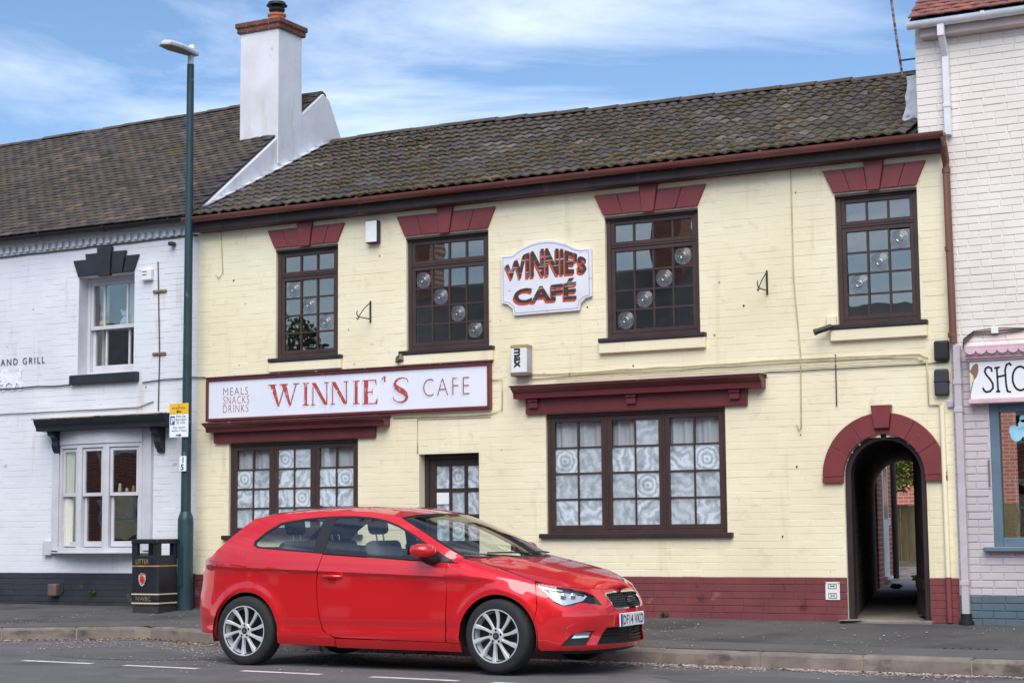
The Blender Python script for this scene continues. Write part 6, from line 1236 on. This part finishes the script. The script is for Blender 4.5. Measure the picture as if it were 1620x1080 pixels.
gl = panel('grille', GR, M_mesh, push=-.025, rim=0, s=.025); fr_ = [(e+.0,.669),(e-.20,.669),(e-.335,.661),(e-.361,.645),(e-.30,.534),(e-.26,.521),(e+.0,.521)]; fi = [(e+.0,.658),(e-.20,.658),(e-.325,.650),(e-.343,.641),(e-.290,.543),(e-.255,.532),(e+.0,.532)]
panel('grille_surround', fr_+fi[::-1], M_chrome, push=.004, rim=.02, s=.015)
for sg_, po in zip((1,-1), gl):
    g = MB()
    for i in range(9):
        for j in range(6):
            a = e-.018-.036*i-(.018 if j%2 else 0); z = .540+.021*j
            if not inpoly(fi,a,z): continue
            pts = []
            for k in range(6):
                q = R(60*k+30); p = body(a+.0185*math.cos(q), z+.0125*math.sin(q)); pts.append(Vector((p.x-.012,-sg_*p.y,p.z)))
            c = sum(pts,Vector())/6; pi_ = [c+(p-c)*.72+Vector((-.006,0,0)) for p in pts]; g.add(pts+pi_, [(k,(k+1)%6,6+(k+1)%6,6+k) for k in range(6)])
    g.build('honeycomb', M_trim, po, local=True, recalc=False)
it = panel('lower_intake', IN, M_mesh, push=-.03, rim=0, s=.03)
for sg_, po in zip((1,-1), it):
    g = MB()
    for z in (.258,.285,.312,.339): g.tube([(lambda p: (p.x-.022,-sg_*p.y,p.z))(body(a,z)) for a in [e-.02-.42*k/10 for k in range(11)]], .005, 5)
    g.build('intake_bar', M_trim, po, local=True, smooth=60)
panel('chin', [(.40,.15),(.42,.188),(e,.188),(e,.15)], M_trim, push=-.02, rim=0)
pf = body(e,.47).x+.012
pl_ = MB().box(pf-.012,pf,-.26,.26,.372,.485).build('number_plate', M_tr, car, local=True, bevel=.003); MB().box(pf-.001,pf+.001,-.257,-.215,.376,.481).build('blue_band', M_blu, pl_, local=True)
me = text_mesh('DF14 VKD', 1., M_bk, 'characters', bold=.012, space=1.05); xs_ = [v.co.x for v in me.vertices]; zs_ = [v.co.z for v in me.vertices]
for v in me.vertices: v.co = (pf+.0012, -.20+(v.co.x-min(xs_))/(max(xs_)-min(xs_))*.44, .388+(v.co.z-min(zs_))/(max(zs_)-min(zs_))*.080)
link('characters', me, pl_)
em = MB()
for z0, z1 in ((.575,.588),(.592,.606),(.610,.624)): em.box(pf-.035,pf-.012,-.032,.032,z0,z1)
em.box(pf-.035,pf-.012,-.032,-.014,.588,.592); em.box(pf-.035,pf-.012,.014,.032,.606,.610); em.build('front_emblem', M_chrome, car, local=True, bevel=.003)
# handle, mirror, wipers, interior
for sg_ in (1,-1):
    zc_ = .805; p = body(-1.66,zc_).y; g = MB(); g.tube([(-1.765,-sg_*(p-.002),zc_),(-1.74,-sg_*(p+.022),zc_+.002),(-1.66,-sg_*(p+.03),zc_+.004),(-1.58,-sg_*(p+.022),zc_+.002),(-1.555,-sg_*(p-.002),zc_)], [.010,.016,.017,.016,.010], 10); h_ = g.build('door_handle', M_paint, car, local=True, smooth=60)
    MB().lathe([(.05,-sg_*(p-.004)),(.05,-sg_*(p+.004))], 20, (-1.66,0,zc_-.012), 'y').build('handle_cup', M_paint, h_, local=True)
    g = MB(); cx,cy,cz_ = -.66,-sg_*.985,1.035; nn_ = 20; secs = [(-.10,.5,.6),(-.075,.85,.85),(-.02,1.,1.),(.05,.9,.92),(.095,.6,.66),(.115,.2,.25)]; vs_ = []
    for dx, sy, sz in secs:
        for k in range(nn_):
            q = 2*math.pi*k/nn_; c_, s_ = math.cos(q), math.sin(q); vs_.append((cx+dx+(.03*c_*-sg_*-1 if False else 0), cy+.115*sy*math.copysign(abs(c_)**.75,c_), cz_+.062*sz*math.copysign(abs(s_)**.8,s_)+(.012 if c_*-sg_ > 0 else 0)*0))
    g.add(vs_, [(i*nn_+k,i*nn_+(k+1)%nn_,(i+1)*nn_+(k+1)%nn_,(i+1)*nn_+k) for i in range(len(secs)-1) for k in range(nn_)]+[tuple(range(nn_)),tuple(range((len(secs)-1)*nn_,len(secs)*nn_))])
    mr = g.build('door_mirror', M_paint, car, local=True, smooth=50)
    MB().box(cx-.112,cx-.100,cy-.085,cy+.085,cz_-.036,cz_+.036).build('mirror_glass', M_trim, mr, local=True, bevel=.01); MB().tube([(cx-.01,cy,cz_-.045),(cx+.03,cy+sg_*.07,cz_-.085),(cx+.06,-sg_*.83,cz_-.088)], [.045,.04,.035], 10).build('mirror_foot', M_trim, mr, local=True, smooth=60)
g = MB(); g.box(-.75,-.22,-.66,.66,.55,.93); g.box(-.9,-.45,-.66,.66,.72,.90); g.build('dashboard', M_dash, car, local=True, bevel=.06, seg=3)
g = MB(); ring_ = [(-.86+.06*math.sin(q)*.9, -.36+.185*math.cos(q), .92+.175*math.sin(q)) for q in [2*math.pi*k/24 for k in range(25)]]; g.tube(ring_, .015, 8); g.tube([(-.86,-.53,.92),(-.86,-.19,.92)], .02, 8); g.build('steering_wheel', M_dash, car, local=True, smooth=60)
def seat(x, y_, wdt):
    s_ = empty('seat', (x,y_,.3)); s_.parent = car
    def sb_(nm, b, ry=0, at_=(0,0,0), bv=.05):
        o_ = MB().box(*b).build(nm, M_seat, s_, local=True, bevel=bv, seg=3, smooth=60); o_.location = at_; o_.rotation_euler.y = ry
    sb_('cushion', (-.25,.25,-wdt,wdt,.05,.25)); sb_('backrest', (-.07,.07,-wdt,wdt,0,.66), R(-16), (-.25,0,.18)); sb_('headrest', (-.05,.05,-.13,.13,0,.19), R(-10), (-.46,0,.875), .045)
    MB().tube([(-.44,-.06,.80),(-.46,-.06,.90)], .008, 6).tube([(-.44,.06,.80),(-.46,.06,.90)], .008, 6).build('headrest_post', M_chrome, s_, local=True)
for y_ in (-.36,.36): seat(-1.02, y_, .24)
for y_ in (-.33,.33): seat(-1.95, y_, .28)
g = MB()
for y0_, y1_ in ((-.55,.02),(.0,.55)): 
    a_ = screen(.035, y0_/.75)+Vector((.02,0,.012)); b_ = screen(.07, y1_/.75)+Vector((.012,0,.012)); g.tube([a_, a_.lerp(b_,.5)+Vector((.008,0,.006)), b_], .007, 6)
g.build('wipers', M_trim, car, local=True, smooth=60)
g = MB(); g.tube([(-2.3,0,1.43),(-2.42,0,1.475)], [.008,.004], 6); g.build('antenna', M_trim, car, local=True)

# ------------------------------------------------------------------ blossom and leaf litter
rnd = random.Random(77); g = MB(); h = MB()
def petal(x, y, z, s): 
    a = rnd.uniform(0,6.28); c, d = math.cos(a)*s, math.sin(a)*s; t_ = rnd.uniform(0,.35)*s; g.add([(x-c,y-d,z),(x+d*.6,y-c*.6,z+t_),(x+c,y+d,z+t_*.5),(x-d*.6,y+c*.6,z+t_)], [(0,1,2,3)])
for k in range(15000):
    x = rnd.uniform(-15.2,-2.6); m_ = rnd.random()
    if m_ < .64: y = ky(x)-.02-abs(rnd.gauss(0,.10))
    elif m_ < .92 and x < -8.5: y = ky(x)-.05-abs(rnd.gauss(0,1.0))
    elif m_ < .93: y = ky(x)-.03-abs(rnd.gauss(0,.25))
    else: y = ky(x)+.2+rnd.random()*2.2
    if noise.noise((x*1.1,y*1.1,3)) < -.05 and m_ > .1: continue
    if y > YW-.03: continue
    z = on_pave(x,y)+.012 if y > ky(x)+.13 else (zroad(x,y)+.006 if y < ky(x) else zr(x)+.12)
    petal(x, y, z, rnd.uniform(.009,.022))
tag(g.build('fallen_petals', pm('fallen_petal', srgb(222,206,200), srgb(200,176,160), 30., .8), recalc=False), 'pale fallen blossom petals along the gutter and road', 'petals', kind='stuff')
for k in range(420):
    x = rnd.uniform(-14.8,-2.6) if rnd.random() < .55 else rnd.gauss(-12.9,.7); y = ky(x)-.03-abs(rnd.gauss(0,.09)); z = zroad(x,y)+.006; s = rnd.uniform(.012,.03); a = rnd.uniform(0,6.28); c, d = math.cos(a)*s, math.sin(a)*s; u_ = rnd.uniform(.1,.8)*s
    h.add([(x-c,y-d,z),(x+d*.5,y-c*.5,z+u_),(x+c,y+d,z+u_*.4),(x-d*.5,y+c*.5,z+u_*1.1)], [(0,1,2),(0,2,3)])
tag(h.build('fallen_leaves', pm('dead_leaf', srgb(150,110,72), srgb(120,92,60), 12., .85, spots=[(srgb(128,130,70),7.,.55,.1)]), recalc=False), 'small brown and green dead leaves in the gutter', 'leaves', kind='stuff')
